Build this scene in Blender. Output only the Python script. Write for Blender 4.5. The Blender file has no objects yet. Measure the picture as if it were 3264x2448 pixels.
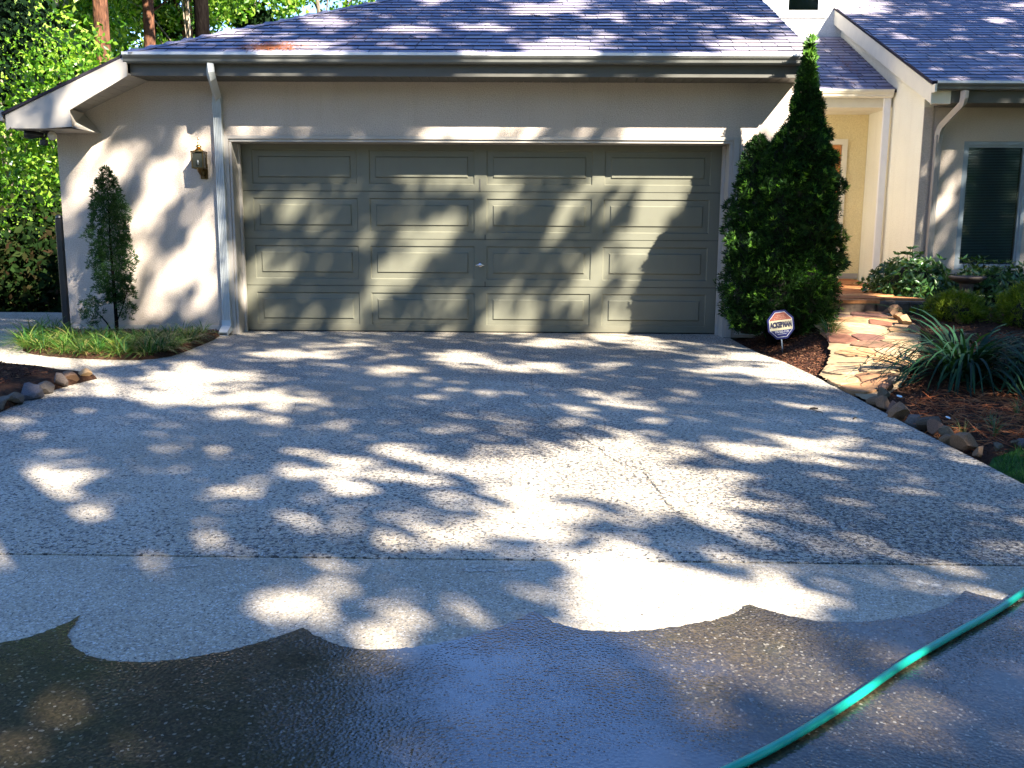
import bpy, bmesh, math, random
import numpy as np
from mathutils import Vector, Matrix
random.seed(7)
RNG = np.random.default_rng(11)
PI = math.pi
scene = bpy.context.scene
C = scene.collection

# ------------------------------------------------------------------ camera
cd = bpy.data.cameras.new('camera')
cam = bpy.data.objects.new('camera', cd); C.objects.link(cam)
cd.sensor_width = 36.0
cd.lens = 36.0 * 2936.268 / 3264.0
cd.clip_start = 0.05; cd.clip_end = 600
_p, _y, _r = 0.168322442, 0.0161514825, 0.00565128216
_fw = Vector((-math.sin(_y)*math.cos(_p), math.cos(_y)*math.cos(_p), -math.sin(_p)))
_rt = Vector((math.cos(_y), math.sin(_y), 0)); _up = _rt.cross(_fw)
_r2 = _rt*math.cos(_r) + _up*math.sin(_r); _u2 = -_rt*math.sin(_r) + _up*math.cos(_r)
cam.matrix_world = Matrix.Translation((0.53974685, -10.3122697, 1.20318145)) @ Matrix((
    (_r2.x, _u2.x, -_fw.x), (_r2.y, _u2.y, -_fw.y), (_r2.z, _u2.z, -_fw.z))).to_4x4()
scene.camera = cam

# ------------------------------------------------------------------ light
SUN = Vector((0.85, -1.0, 1.1)).normalized()          # towards the sun
world = bpy.data.worlds.new('World'); scene.world = world; world.use_nodes = True
nt = world.node_tree; nt.nodes.clear()
sky = nt.nodes.new('ShaderNodeTexSky'); sky.sky_type = 'NISHITA'; sky.sun_disc = False
sky.sun_elevation = math.asin(SUN.z); sky.sun_rotation = math.atan2(SUN.x, SUN.y)
sky.air_density = 1.2; sky.dust_density = 0.0; sky.ozone_density = 3.0
bg = nt.nodes.new('ShaderNodeBackground'); bg.inputs['Strength'].default_value = 0.080
wo = nt.nodes.new('ShaderNodeOutputWorld')
hs = nt.nodes.new('ShaderNodeHueSaturation'); hs.inputs['Saturation'].default_value = 1.2; hs.inputs['Hue'].default_value = 0.514
nt.links.new(sky.outputs[0], hs.inputs['Color']); nt.links.new(hs.outputs[0], bg.inputs[0]); nt.links.new(bg.outputs[0], wo.inputs[0])
sl = bpy.data.lights.new('sun', 'SUN'); sl.energy = 5.0; sl.angle = math.radians(0.53); sl.color = (1.0, 0.93, 0.80)
so = bpy.data.objects.new('sun', sl); C.objects.link(so)
so.rotation_euler = SUN.to_track_quat('Z', 'Y').to_euler(); so.location = (10, -15, 20)
vs = scene.view_settings
vs.view_transform = 'Standard'; vs.look = 'None'; vs.gamma = 1.0; vs.use_curve_mapping = False
vs.exposure = 2.5
scene.render.engine = 'CYCLES'

# ------------------------------------------------------------------ materials
class NT:
    def __init__(s, name):
        s.m = bpy.data.materials.new(name); s.m.use_nodes = True
        s.t = s.m.node_tree; s.t.nodes.clear()
        s.out = s.n('ShaderNodeOutputMaterial'); s.p = s.n('ShaderNodeBsdfPrincipled')
        s.l(s.p.outputs[0], s.out.inputs[0])
        s.co = s.n('ShaderNodeTexCoord').outputs['Object']
    def n(s, t): return s.t.nodes.new(t)
    def l(s, a, b): s.t.links.new(a, b)
    def noise(s, scale, detail=4, rough=0.6, co=None, dist=0.0):
        n = s.n('ShaderNodeTexNoise'); n.inputs['Scale'].default_value = scale
        n.inputs['Detail'].default_value = detail; n.inputs['Roughness'].default_value = rough
        n.inputs['Distortion'].default_value = dist
        s.l(co or s.co, n.inputs['Vector']); return n.outputs['Fac']
    def vor(s, scale, feature='F1', out='Distance', co=None):
        n = s.n('ShaderNodeTexVoronoi'); n.feature = feature; n.inputs['Scale'].default_value = scale
        s.l(co or s.co, n.inputs['Vector']); return n.outputs[out]
    def ramp(s, fac, stops, interp='LINEAR'):
        r = s.n('ShaderNodeValToRGB'); r.color_ramp.interpolation = interp
        e = r.color_ramp.elements
        while len(e) < len(stops): e.new(0.5)
        for q, (pos, c) in zip(e, stops):
            q.position = pos
            if not isinstance(c, (tuple, list)): c = (c, c, c)
            q.color = (*c, 1)
        s.l(fac, r.inputs[0]); return r.outputs[0]
    def mix(s, fac, a, b, mode='MIX'):
        m = s.n('ShaderNodeMix'); m.data_type = 'RGBA'; m.blend_type = mode
        for k, v in ((0, fac), (6, a), (7, b)):
            if hasattr(v, 'links') or hasattr(v, 'is_linked'): s.l(v, m.inputs[k])
            elif isinstance(v, (tuple, list)): m.inputs[k].default_value = (*v, 1)
            else: m.inputs[k].default_value = v
        return m.outputs[2]
    def math(s, op, a, b=0.0):
        m = s.n('ShaderNodeMath'); m.operation = op
        for k, v in ((0, a), (1, b)):
            if hasattr(v, 'is_linked'): s.l(v, m.inputs[k])
            else: m.inputs[k].default_value = v
        return m.outputs[0]
    def bump(s, h, strength=0.3, dist=0.01):
        b = s.n('ShaderNodeBump'); b.inputs['Strength'].default_value = strength
        b.inputs['Distance'].default_value = dist
        s.l(h, b.inputs['Height']); s.l(b.outputs[0], s.p.inputs['Normal'])
        return b.outputs[0]
    def set(s, col=None, rough=None, metal=None, spec=None):
        for k, v in (('Base Color', col), ('Roughness', rough), ('Metallic', metal), ('Specular IOR Level', spec)):
            if v is None: continue
            if hasattr(v, 'is_linked'): s.l(v, s.p.inputs[k])
            elif isinstance(v, (tuple, list)): s.p.inputs[k].default_value = (*v, 1)
            else: s.p.inputs[k].default_value = v
        return s.m
    def rand(s): return s.n('ShaderNodeObjectInfo').outputs['Random']
    def island(s): return s.n('ShaderNodeNewGeometry').outputs['Random Per Island']
    def scaled(s, v):
        m = s.n('ShaderNodeMapping'); m.inputs['Scale'].default_value = v
        s.l(s.co, m.inputs['Vector']); return m.outputs[0]

def plain(name, col, rough=0.6, metal=0.0, var=0.12, scale=6, bump=0.0, bscale=60):
    t = NT(name); a = t.noise(scale, 5)
    d = tuple(c*(1-var) for c in col); e = tuple(min(1, c*(1+var)) for c in col)
    t.set(t.ramp(a, [(0.3, d), (0.7, e)]), rough, metal)
    if bump: t.bump(t.noise(bscale, 3), bump, 0.004)
    return t.m

def m_stucco(name, base):
    t = NT(name)
    a = t.noise(0.9, 5, 0.6); b = t.noise(95, 3, 0.75); g = t.vor(120)
    streak = t.noise(2.0, 5, 0.65, t.scaled((4.0, 4.0, 0.30)))
    c = t.ramp(a, [(0.3, tuple(x*0.86 for x in base)), (0.7, tuple(min(1, x*1.05) for x in base))])
    c = t.mix(t.ramp(streak, [(0.5, 0.0), (0.78, 0.42)]), c, (base[0]*0.68, base[1]*0.64, base[2]*0.58))
    c = t.mix(0.45, c, t.ramp(b, [(0.35, tuple(x*0.55 for x in base)), (0.65, tuple(min(1, x*1.3) for x in base))]))
    sx = t.n('ShaderNodeSeparateXYZ'); t.l(t.co, sx.inputs[0])
    low = t.math('MULTIPLY', t.ramp(sx.outputs[2], [(0.0, 1.0), (0.32, 0.0)]), t.noise(6, 5, 0.7))
    c = t.mix(t.math('MULTIPLY', low, 0.75), c, (0.20, 0.14, 0.09))
    t.set(c, 0.92, spec=0.15); t.bump(t.mix(0.5, b, g), 0.8, 0.008); return t.m

def m_concrete(name, fine=False, pale=0.0):
    t = NT(name)
    big = t.noise(0.55, 5, 0.6, dist=0.3); mid = t.noise(3.2, 6, 0.65)
    v = t.vor(80 if not fine else 140, out='Color'); sep = t.n('ShaderNodeSeparateColor'); t.l(v, sep.inputs[0])
    v2 = t.vor(190, out='Color'); sep2 = t.n('ShaderNodeSeparateColor'); t.l(v2, sep2.inputs[0])
    nz = t.noise(60, 3, 0.7); pit = t.noise(48 if not fine else 85, 2, 0.55)
    base = t.ramp(big, [(0.30, (0.26, 0.212, 0.148)), (0.45, (0.37, 0.31, 0.228)), (0.6, (0.45, 0.385, 0.295)), (0.72, (0.51, 0.44, 0.345))])
    base = t.mix(t.ramp(mid, [(0.35, 0.40), (0.65, 0.0)]), base, (0.26, 0.22, 0.16))
    # exposed aggregate: dark and pale stones, denser where the paste has worn off
    worn = t.ramp(t.noise(0.38, 4, 0.6), [(0.38, 0.10), (0.58, 0.62 if not fine else 0.25)])
    dark = t.math('LESS_THAN', sep.outputs[0], t.math('MULTIPLY', worn, 0.70))
    tone = t.ramp(sep.outputs[1], [(0.0, (0.05, 0.05, 0.055)), (0.6, (0.14, 0.13, 0.12)), (1.0, (0.23, 0.17, 0.12))])
    c = t.mix(t.math('MULTIPLY', dark, 0.85 if not fine else 0.55), base, tone)
    thr = t.math('SUBTRACT', 0.635 if not fine else 0.665, t.math('MULTIPLY', worn, 0.16 if not fine else 0.1))
    pits = t.math('GREATER_THAN', pit, thr)
    c = t.mix(t.math('MULTIPLY', pits, 0.9), c, (0.028, 0.025, 0.023))
    wh = t.math('GREATER_THAN', sep2.outputs[0], 0.88)
    c = t.mix(t.math('MULTIPLY', wh, 0.5), c, (0.62, 0.61, 0.58))
    dk2 = t.math('LESS_THAN', sep2.outputs[1], 0.16)
    c = t.mix(t.math('MULTIPLY', dk2, 0.5), c, (0.10, 0.10, 0.10))
    c = t.mix(0.5, c, t.ramp(nz, [(0.3, 0.28), (0.7, 0.85)]), 'OVERLAY')
    if pale: c = t.mix(pale, c, (0.72, 0.68, 0.60))
    t.set(c, 0.8, spec=0.35)
    hh = t.mix(0.5, t.mix(0.5, sep.outputs[0], nz), t.math('SUBTRACT', 1.0, pits))
    t.bump(hh, 0.45, 0.005); return t.m

def m_wet():
    t = NT('wet_concrete')
    big = t.noise(1.3, 5, 0.6, dist=0.4); mid = t.noise(6, 5)
    v = t.vor(150, out='Color'); sep = t.n('ShaderNodeSeparateColor'); t.l(v, sep.inputs[0])
    c = t.ramp(big, [(0.3, (0.035, 0.030, 0.024)), (0.5, (0.060, 0.043, 0.020)), (0.66, (0.065, 0.052, 0.036))])
    c = t.mix(t.ramp(mid, [(0.5, 0.0), (0.72, 0.5)]), c, (0.075, 0.070, 0.015))
    tone = t.ramp(sep.outputs[1], [(0.0, (0.008, 0.008, 0.008)), (0.55, (0.045, 0.035, 0.02)), (0.95, (0.11, 0.08, 0.045)), (0.995, (0.36, 0.33, 0.28))])
    c = t.mix(0.6, c, tone)
    c = t.mix(1.0, c, (0.78, 0.78, 0.76), 'MULTIPLY'); t.set(c, 0.6, spec=0.1)
    t.p.inputs['Coat Weight'].default_value = 1.0; sx = t.n('ShaderNodeSeparateXYZ'); t.l(t.co, sx.inputs[0])      # pooled water; coat boosted and base darkened to strengthen the sky reflection
    dx = t.math('ABSOLUTE', t.math('SUBTRACT', sx.outputs[0], t.math('ADD', 0.58, t.math('MULTIPLY', t.math('ADD', sx.outputs[1], 8.0), -0.12))))
    pool_d = t.math('ADD', dx, t.math('MULTIPLY', t.math('SUBTRACT', t.noise(3.0, 5, 0.7), 0.5), 0.5))
    pool = t.ramp(pool_d, [(0.18, 1.0), (0.50, 0.0)])
    t.l(t.math('ADD', 1.40, t.math('MULTIPLY', pool, 1.0)), t.p.inputs['Coat IOR'])
    c = t.mix(pool, c, (0.008, 0.009, 0.010)); t.l(c, t.p.inputs['Base Color'])
    t.p.inputs['Coat Roughness'].default_value = 0.05
    peb = t.vor(95); film = t.ramp(t.noise(2.1, 4, 0.6), [(0.36, 0.15), (0.62, 1.0)])
    h = t.mix(0.35, peb, t.noise(150, 2, 0.6)); h = t.mix(1.0, h, film, 'MULTIPLY')
    nb = t.bump(h, 0.5, 0.004); t.l(nb, t.p.inputs['Coat Normal'])
    return t.m

def m_shingle():
    t = NT('asphalt_shingle')
    r = t.rand(); i = t.island()
    k = t.math('FRACT', t.math('ADD', t.math('MULTIPLY', r, 7.31), i))
    c = t.ramp(k, [(0.0, (0.20, 0.18, 0.235)), (0.5, (0.25, 0.225, 0.285)), (0.85, (0.30, 0.27, 0.325)), (1.0, (0.36, 0.30, 0.31))])
    g = t.noise(170, 2, 0.8); w = t.noise(1.4, 5, 0.6)
    c = t.mix(0.5, c, t.ramp(g, [(0.3, 0.15), (0.7, 0.9)]), 'OVERLAY')
    c = t.mix(t.ramp(w, [(0.5, 0.0), (0.75, 0.35)]), c, (0.16, 0.12, 0.10))
    t.set(c, 0.85, spec=0.4); t.bump(g, 0.4, 0.003); return t.m

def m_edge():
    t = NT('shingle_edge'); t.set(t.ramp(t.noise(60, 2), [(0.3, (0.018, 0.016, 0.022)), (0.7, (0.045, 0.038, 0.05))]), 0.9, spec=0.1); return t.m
def m_leaf(name, cols, trans=0.35, rough=0.45, spec=0.4):
    t = NT(name)
    i = t.island(); n = len(cols)
    c = t.ramp(i, [(k/(n-1), q) for k, q in enumerate(cols)])
    t.set(c, rough, spec=spec)
    tr = t.n('ShaderNodeBsdfTranslucent')
    br = t.mix(1.0, c, (1.5, 1.6, 0.6), 'MULTIPLY'); t.l(br, tr.inputs[0])
    ms = t.n('ShaderNodeMixShader'); ms.inputs[0].default_value = trans
    t.l(t.p.outputs[0], ms.inputs[1]); t.l(tr.outputs[0], ms.inputs[2]); t.l(ms.outputs[0], t.out.inputs[0])
    return t.m

def m_bark(name, a, b, scale=5):
    t = NT(name)
    n = t.noise(scale, 6, 0.7, t.scaled((3, 3, 0.7))); v = t.vor(scale*2, co=t.scaled((2.5, 2.5, 0.8)))
    t.set(t.ramp(n, [(0.35, a), (0.65, b)]), 0.9, spec=0.2)
    t.bump(t.mix(0.5, n, v), 1.0, 0.03); return t.m

def m_rock(name, stops):
    t = NT(name); r = t.rand(); n = t.noise(14, 6, 0.65)
    c = t.ramp(r, stops)
    c = t.mix(0.55, c, t.ramp(n, [(0.3, 0.15), (0.7, 0.85)]), 'OVERLAY')
    t.set(c, 0.8, spec=0.3); t.bump(n, 0.6, 0.01); return t.m

def m_glass(name, col, rough=0.03):
    t = NT(name); t.set(col, rough, 0.0, 0.8); return t.m

M = {}
M['stucco'] = m_stucco('stucco', (0.52, 0.44, 0.37))
M['stucco_entry_glow'] = m_stucco('entry_stucco_glow', (0.86, 0.69, 0.38))  # yellow bounce glow of the porch put into the stucco colour
M['stucco_side_lit'] = m_stucco('side_stucco_lit', (0.92, 0.86, 0.68))  # paler than the front stucco: bounced light put into the colour
M['stucco_white'] = m_stucco('upper_stucco', (0.74, 0.72, 0.68))
M['concrete'] = m_concrete('concrete')
M['concrete_fine'] = m_concrete('concrete_fine', True)
M['stain'] = m_concrete('pale_concrete', False, 0.33)
_sm = M['stain']; _t = _sm.node_tree; _o = [n for n in _t.nodes if n.type == 'OUTPUT_MATERIAL'][0]; _p = [n for n in _t.nodes if n.type == 'BSDF_PRINCIPLED'][0]
_tc = [n for n in _t.nodes if n.type == 'TEX_COORD'][0]; _n = _t.nodes.new('ShaderNodeTexNoise'); _n.inputs['Scale'].default_value = 26; _n.inputs['Detail'].default_value = 6; _n.inputs['Roughness'].default_value = 0.75
_t.links.new(_tc.outputs['Object'], _n.inputs['Vector']); _r = _t.nodes.new('ShaderNodeValToRGB'); _r.color_ramp.elements[0].position = 0.44; _r.color_ramp.elements[1].position = 0.56; _t.links.new(_n.outputs['Fac'], _r.inputs[0])
_tr = _t.nodes.new('ShaderNodeBsdfTransparent'); _m = _t.nodes.new('ShaderNodeMixShader'); _t.links.new(_r.outputs[0], _m.inputs[0]); _t.links.new(_tr.outputs[0], _m.inputs[1]); _t.links.new(_p.outputs[0], _m.inputs[2]); _t.links.new(_m.outputs[0], _o.inputs[0])
M['wet'] = m_wet()
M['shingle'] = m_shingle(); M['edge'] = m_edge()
M['trim'] = plain('painted_trim', (0.37, 0.335, 0.295), 0.5, scale=3, var=0.08)
M['gutter'] = plain('gutter_paint', (0.12, 0.12, 0.108), 0.35, scale=3, var=0.10)
M['gutter_cream'] = plain('cream_gutter_paint', (0.72, 0.64, 0.48), 0.35, scale=3, var=0.05)
M['downspout'] = plain('downspout_paint', (0.42, 0.44, 0.44), 0.35, scale=5, var=0.12)
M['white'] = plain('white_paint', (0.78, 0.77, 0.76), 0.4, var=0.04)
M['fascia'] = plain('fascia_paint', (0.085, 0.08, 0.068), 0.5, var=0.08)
M['cream'] = plain('cream_paint', (0.74, 0.68, 0.54), 0.55, var=0.05)
t = NT('garage_door_paint'); gp = t.n('ShaderNodeNewGeometry').outputs['Position']; t.co = gp
mp = t.n('ShaderNodeMapping'); mp.inputs['Scale'].default_value = (5, 1, 0.5); t.l(gp, mp.inputs['Vector'])
c_ = t.ramp(t.noise(1.2, 5, 0.6), [(0.3, (0.124, 0.121, 0.088)), (0.7, (0.152, 0.149, 0.110))])
c_ = t.mix(t.ramp(t.noise(1.6, 4, 0.6, mp.outputs[0]), [(0.5, 0.0), (0.8, 0.30)]), c_, (0.11, 0.10, 0.07))
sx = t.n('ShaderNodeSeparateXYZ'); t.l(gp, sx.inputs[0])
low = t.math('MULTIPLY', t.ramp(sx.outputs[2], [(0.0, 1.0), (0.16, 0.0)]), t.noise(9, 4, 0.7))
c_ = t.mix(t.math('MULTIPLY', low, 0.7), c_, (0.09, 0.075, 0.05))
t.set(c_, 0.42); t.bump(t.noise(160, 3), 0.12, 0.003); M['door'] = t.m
M['black'] = plain('black_paint', (0.012, 0.012, 0.014), 0.4, var=0.2)
M['rubber'] = plain('rubber_seal', (0.01, 0.01, 0.01), 0.7)
M['chrome'] = plain('chrome', (0.75, 0.75, 0.76), 0.18, 1.0, var=0.03)
M['brass'] = plain('brass', (0.80, 0.50, 0.16), 0.22, 1.0, var=0.1)
M['darkbrass'] = plain('aged_brass', (0.10, 0.065, 0.025), 0.35, 0.9, var=0.3)
M['lampglass'] = m_glass('lamp_glass', (0.03, 0.032, 0.028))
M['winglass'] = m_glass('window_glass', (0.012, 0.018, 0.02))
M['blind'] = plain('blind', (0.15, 0.20, 0.225), 0.6)
M['winframe'] = plain('window_frame', (0.26, 0.30, 0.33), 0.4)
M['oak'] = plain('door_wood', (0.52, 0.20, 0.055), 0.35, var=0.25, scale=9)
M['bulb'] = plain('bulb_glass', (0.16, 0.17, 0.17), 0.15)
M['floodlens'] = plain('flood_lens', (0.55, 0.5, 0.42), 0.2)
M['mulch'] = None
t = NT('mulch_ground'); nz = t.noise(35, 6, 0.75)
t.set(t.ramp(nz, [(0.35, (0.030, 0.016, 0.011)), (0.55, (0.075, 0.036, 0.021)), (0.7, (0.14, 0.07, 0.038))]), 0.95, spec=0.1); t.bump(nz, 1.0, 0.03); M['mulch'] = t.m
t = NT('mulch_chips'); t.set(t.ramp(t.island(), [(0, (0.02, 0.009, 0.007)), (0.55, (0.065, 0.024, 0.013)), (0.88, (0.13, 0.05, 0.024)), (1, (0.24, 0.13, 0.07))]), 0.9, spec=0.15); M['chips'] = t.m
t = NT('pine_straw'); t.set(t.ramp(t.island(), [(0, (0.12, 0.03, 0.012)), (0.5, (0.30, 0.09, 0.03)), (1, (0.42, 0.17, 0.07))]), 0.8, spec=0.15); M['straw'] = t.m
t = NT('forest_floor'); nz = t.noise(4, 6, 0.75)
t.set(t.ramp(nz, [(0.35, (0.02, 0.018, 0.01)), (0.6, (0.05, 0.045, 0.02)), (0.75, (0.04, 0.07, 0.02))]), 0.95, spec=0.1); M['forest_floor'] = t.m
t = NT('lawn_ground'); nz = t.noise(25, 6, 0.75)
t.set(t.ramp(nz, [(0.35, (0.012, 0.035, 0.008)), (0.65, (0.03, 0.085, 0.015))]), 0.95, spec=0.1); M['lawn'] = t.m
M['mortar'] = plain('mortar', (0.28, 0.19, 0.10), 0.9, var=0.2, scale=12, bump=0.6)
M['flag'] = m_rock('flagstone', [(0.0, (0.13, 0.07, 0.045)), (0.15, (0.25, 0.125, 0.06)), (0.35, (0.33, 0.19, 0.085)), (0.6, (0.32, 0.23, 0.135)), (0.8, (0.24, 0.155, 0.08)), (0.92, (0.08, 0.045, 0.04)), (1.0, (0.24, 0.085, 0.035))])
M['flag_landing'] = m_rock('landing_flagstone', [(0.0, (0.32, 0.10, 0.03)), (0.5, (0.38, 0.15, 0.05)), (1.0, (0.42, 0.22, 0.09))])
M['riser'] = m_rock('riser_stone', [(0.0, (0.06, 0.045, 0.035)), (1.0, (0.12, 0.085, 0.06))])
M['rock'] = m_rock('edging_rock', [(0.0, (0.06, 0.04, 0.03)), (0.25, (0.12, 0.09, 0.055)), (0.5, (0.09, 0.085, 0.095)), (0.75, (0.16, 0.10, 0.05)), (1.0, (0.13, 0.07, 0.055))])
M['rock_tan'] = m_rock('tan_rock', [(0.0, (0.16, 0.10, 0.06)), (0.5, (0.26, 0.13, 0.065)), (1.0, (0.34, 0.22, 0.11))])
M['boulder'] = m_rock('boulder', [(0.0, (0.03, 0.03, 0.03)), (1.0, (0.05, 0.05, 0.048))])
M['hose'] = plain('hose_rubber', (0.004, 0.33, 0.235), 0.34, var=0.16, scale=14, bump=0.25, bscale=120)
M['crack'] = plain('crack_shadow', (0.05, 0.045, 0.04), 0.95)
M['twig'] = plain('twig_bark', (0.035, 0.025, 0.018), 0.9)
M['paper'] = plain('white_plastic', (0.8, 0.8, 0.78), 0.4)
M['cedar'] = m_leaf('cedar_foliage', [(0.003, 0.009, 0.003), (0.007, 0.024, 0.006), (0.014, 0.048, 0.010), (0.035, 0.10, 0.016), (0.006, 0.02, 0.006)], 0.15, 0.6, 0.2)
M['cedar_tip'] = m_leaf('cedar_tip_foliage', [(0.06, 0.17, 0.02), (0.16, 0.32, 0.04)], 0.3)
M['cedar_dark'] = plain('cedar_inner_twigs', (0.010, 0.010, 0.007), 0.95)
M['cedar_small'] = m_leaf('small_cedar_foliage', [(0.012, 0.034, 0.012), (0.022, 0.06, 0.016), (0.04, 0.095, 0.022)], 0.2, 0.6, 0.2)
M['liriope'] = m_leaf('liriope_blades', [(0.012, 0.045, 0.010), (0.025, 0.085, 0.014), (0.05, 0.14, 0.02), (0.15, 0.19, 0.04), (0.20, 0.15, 0.06)], 0.3, 0.35)
M['daylily'] = m_leaf('daylily_blades', [(0.006, 0.022, 0.012), (0.010, 0.036, 0.018), (0.022, 0.065, 0.026)], 0.12, 0.6, 0.12)
M['shrub'] = m_leaf('shrub_leaves', [(0.014, 0.045, 0.014), (0.028, 0.08, 0.022), (0.05, 0.12, 0.03), (0.10, 0.17, 0.045)], 0.2, 0.28, 0.6)
M['thread'] = m_leaf('threadleaf_foliage', [(0.05, 0.085, 0.008), (0.11, 0.16, 0.012), (0.19, 0.23, 0.025)], 0.3)
M['maple'] = m_leaf('maple_leaves', [(0.02, 0.07, 0.008), (0.06, 0.16, 0.014), (0.11, 0.25, 0.018), (0.20, 0.34, 0.03), (0.38, 0.48, 0.10)], 0.45, 0.35)
M['pine'] = m_leaf('pine_needles', [(0.006, 0.018, 0.006), (0.012, 0.032, 0.009), (0.022, 0.05, 0.014)], 0.1, 0.7, 0.1)
M['oakleaf'] = m_leaf('oak_leaves', [(0.03, 0.09, 0.012), (0.06, 0.15, 0.018), (0.09, 0.20, 0.025)], 0.3, 0.4)
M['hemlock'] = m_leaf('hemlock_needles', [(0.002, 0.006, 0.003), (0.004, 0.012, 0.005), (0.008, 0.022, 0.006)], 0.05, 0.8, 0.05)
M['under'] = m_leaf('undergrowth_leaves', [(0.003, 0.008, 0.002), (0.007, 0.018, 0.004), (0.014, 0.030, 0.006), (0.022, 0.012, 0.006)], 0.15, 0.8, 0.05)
M['grass'] = m_leaf('grass_blades', [(0.012, 0.05, 0.008), (0.025, 0.10, 0.012), (0.05, 0.15, 0.02)], 0.25)
M['weed'] = m_leaf('weed_blades', [(0.04, 0.07, 0.015), (0.10, 0.12, 0.03), (0.14, 0.11, 0.04)], 0.25)
M['bark_red'] = m_bark('pine_bark', (0.018, 0.009, 0.006), (0.19, 0.08, 0.042), 4)
M['bark_dark'] = m_bark('dark_bark', (0.003, 0.002, 0.002), (0.009, 0.007, 0.006), 5); [n for n in M['bark_dark'].node_tree.nodes if n.type == 'BSDF_PRINCIPLED'][0].inputs['Specular IOR Level'].default_value = 0.03
M['bark_pale'] = m_bark('pale_bark', (0.16, 0.11, 0.07), (0.52, 0.43, 0.33), 6)
M['bark_grey'] = m_bark('grey_bark', (0.06, 0.045, 0.03), (0.20, 0.16, 0.12), 6)
M['birdbath'] = plain('birdbath_stone', (0.07, 0.05, 0.04), 0.75, var=0.3, scale=14, bump=0.4)
M['sign_blue'] = plain('sign_blue', (0.006, 0.007, 0.07), 0.35, var=0.08)
M['sign_navy'] = plain('sign_lettering', (0.008, 0.008, 0.03), 0.4, var=0.02)
M['sign_white'] = plain('sign_white', (0.50, 0.50, 0.50), 0.35, var=0.03)
M['sign_cream'] = plain('sign_cream', (0.34, 0.30, 0.19), 0.5, var=0.12, scale=40)
M['sign_red'] = plain('sign_red', (0.17, 0.035, 0.02), 0.5, var=0.25, scale=40)

# ------------------------------------------------------------------ mesh helpers
class MB:
    def __init__(s): s.v = []; s.f = []; s.mi = []; s.k = 0
    def add(s, vs, fs, mi=None):
        b = len(s.v); s.v += [tuple(q) for q in vs]; s.f += [tuple(b+i for i in f) for f in fs]
        s.mi += [s.k if mi is None else mi]*len(fs)
    def box(s, x0, x1, y0, y1, z0, z1, mi=None):
        s.add([(x0,y0,z0),(x1,y0,z0),(x1,y1,z0),(x0,y1,z0),(x0,y0,z1),(x1,y0,z1),(x1,y1,z1),(x0,y1,z1)],
              [(0,3,2,1),(4,5,6,7),(0,1,5,4),(1,2,6,5),(2,3,7,6),(3,0,4,7)], mi)
    def prism(s, poly, axis, a0, a1, mi=None):
        """poly: 2-D outline; axis 'x' -> (y,z) pairs, 'y' -> (x,z), 'z' -> (x,y)"""
        def P(q, a): return {'x': (a, q[0], q[1]), 'y': (q[0], a, q[1]), 'z': (q[0], q[1], a)}[axis]
        n = len(poly)
        s.add([P(q, a0) for q in poly]+[P(q, a1) for q in poly],
              [tuple(range(n))[::-1], tuple(range(n, 2*n))]+[(i, (i+1)%n, n+(i+1)%n, n+i) for i in range(n)], mi)
    def tube(s, pts, radii, n=8, cap=True, mi=None):
        pts = [Vector(q) for q in pts]; rings = []
        if not isinstance(radii, (list, tuple)): radii = [radii]*len(pts)
        ref = Vector((0.13, 0.31, 0.94))
        vs = []
        for i, q in enumerate(pts):
            d = (pts[min(i+1, len(pts)-1)]-pts[max(i-1, 0)]).normalized()
            a = d.cross(ref)
            if a.length < 0.1: a = d.cross(Vector((1, 0, 0)))
            a.normalize(); b = d.cross(a)
            for k in range(n):
                th = 2*PI*k/n; vs.append(q+(a*math.cos(th)+b*math.sin(th))*radii[i])
        fs = [(i*n+k, i*n+(k+1)%n, (i+1)*n+(k+1)%n, (i+1)*n+k) for i in range(len(pts)-1) for k in range(n)]
        if cap: fs += [tuple(range(n))[::-1], tuple((len(pts)-1)*n+k for k in range(n))]
        s.add(vs, fs, mi)
    def lathe(s, prof, n=16, c=(0,0,0), mi=None):
        vs = [(c[0]+r*math.cos(2*PI*k/n), c[1]+r*math.sin(2*PI*k/n), c[2]+z) for r, z in prof for k in range(n)]
        m = len(prof)
        fs = [(i*n+k, i*n+(k+1)%n, (i+1)*n+(k+1)%n, (i+1)*n+k) for i in range(m-1) for k in range(n)]
        fs += [tuple(range(n))[::-1], tuple((m-1)*n+k for k in range(n))]
        s.add(vs, fs, mi)
    def mesh(s, name, mats, smooth=False):
        me = bpy.data.meshes.new(name); me.from_pydata(s.v, [], s.f); me.update()
        mats = mats if isinstance(mats, (list, tuple)) else [mats]
        for m in mats: me.materials.append(m)
        if len(mats) > 1: me.polygons.foreach_set('material_index', s.mi)
        if smooth: me.polygons.foreach_set('use_smooth', [True]*len(me.polygons))
        return me
    def build(s, name, mats, parent=None, smooth=False, bevel=0.0):
        me = s.mesh(name, mats, smooth); o = link(name, me, parent)
        if bevel:
            b = o.modifiers.new('bevel', 'BEVEL'); b.width = bevel; b.segments = 1; b.limit_method = 'ANGLE'
        return o
def link(name, me, parent=None, loc=None):
    o = bpy.data.objects.new(name, me); C.objects.link(o)
    if parent: o.parent = parent
    if loc: o.location = loc
    return o
def tag(o, label=None, cat=None, group=None, kind=None):
    if label: o['label'] = label
    if cat: o['category'] = cat
    if group: o['group'] = group
    if kind: o['kind'] = kind
    return o
def empty(name, loc=(0,0,0), rz=0.0):
    o = bpy.data.objects.new(name, None); C.objects.link(o); o.location = loc; o.rotation_euler = (0,0,rz)
    o.empty_display_size = 0.2; return o
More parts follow.
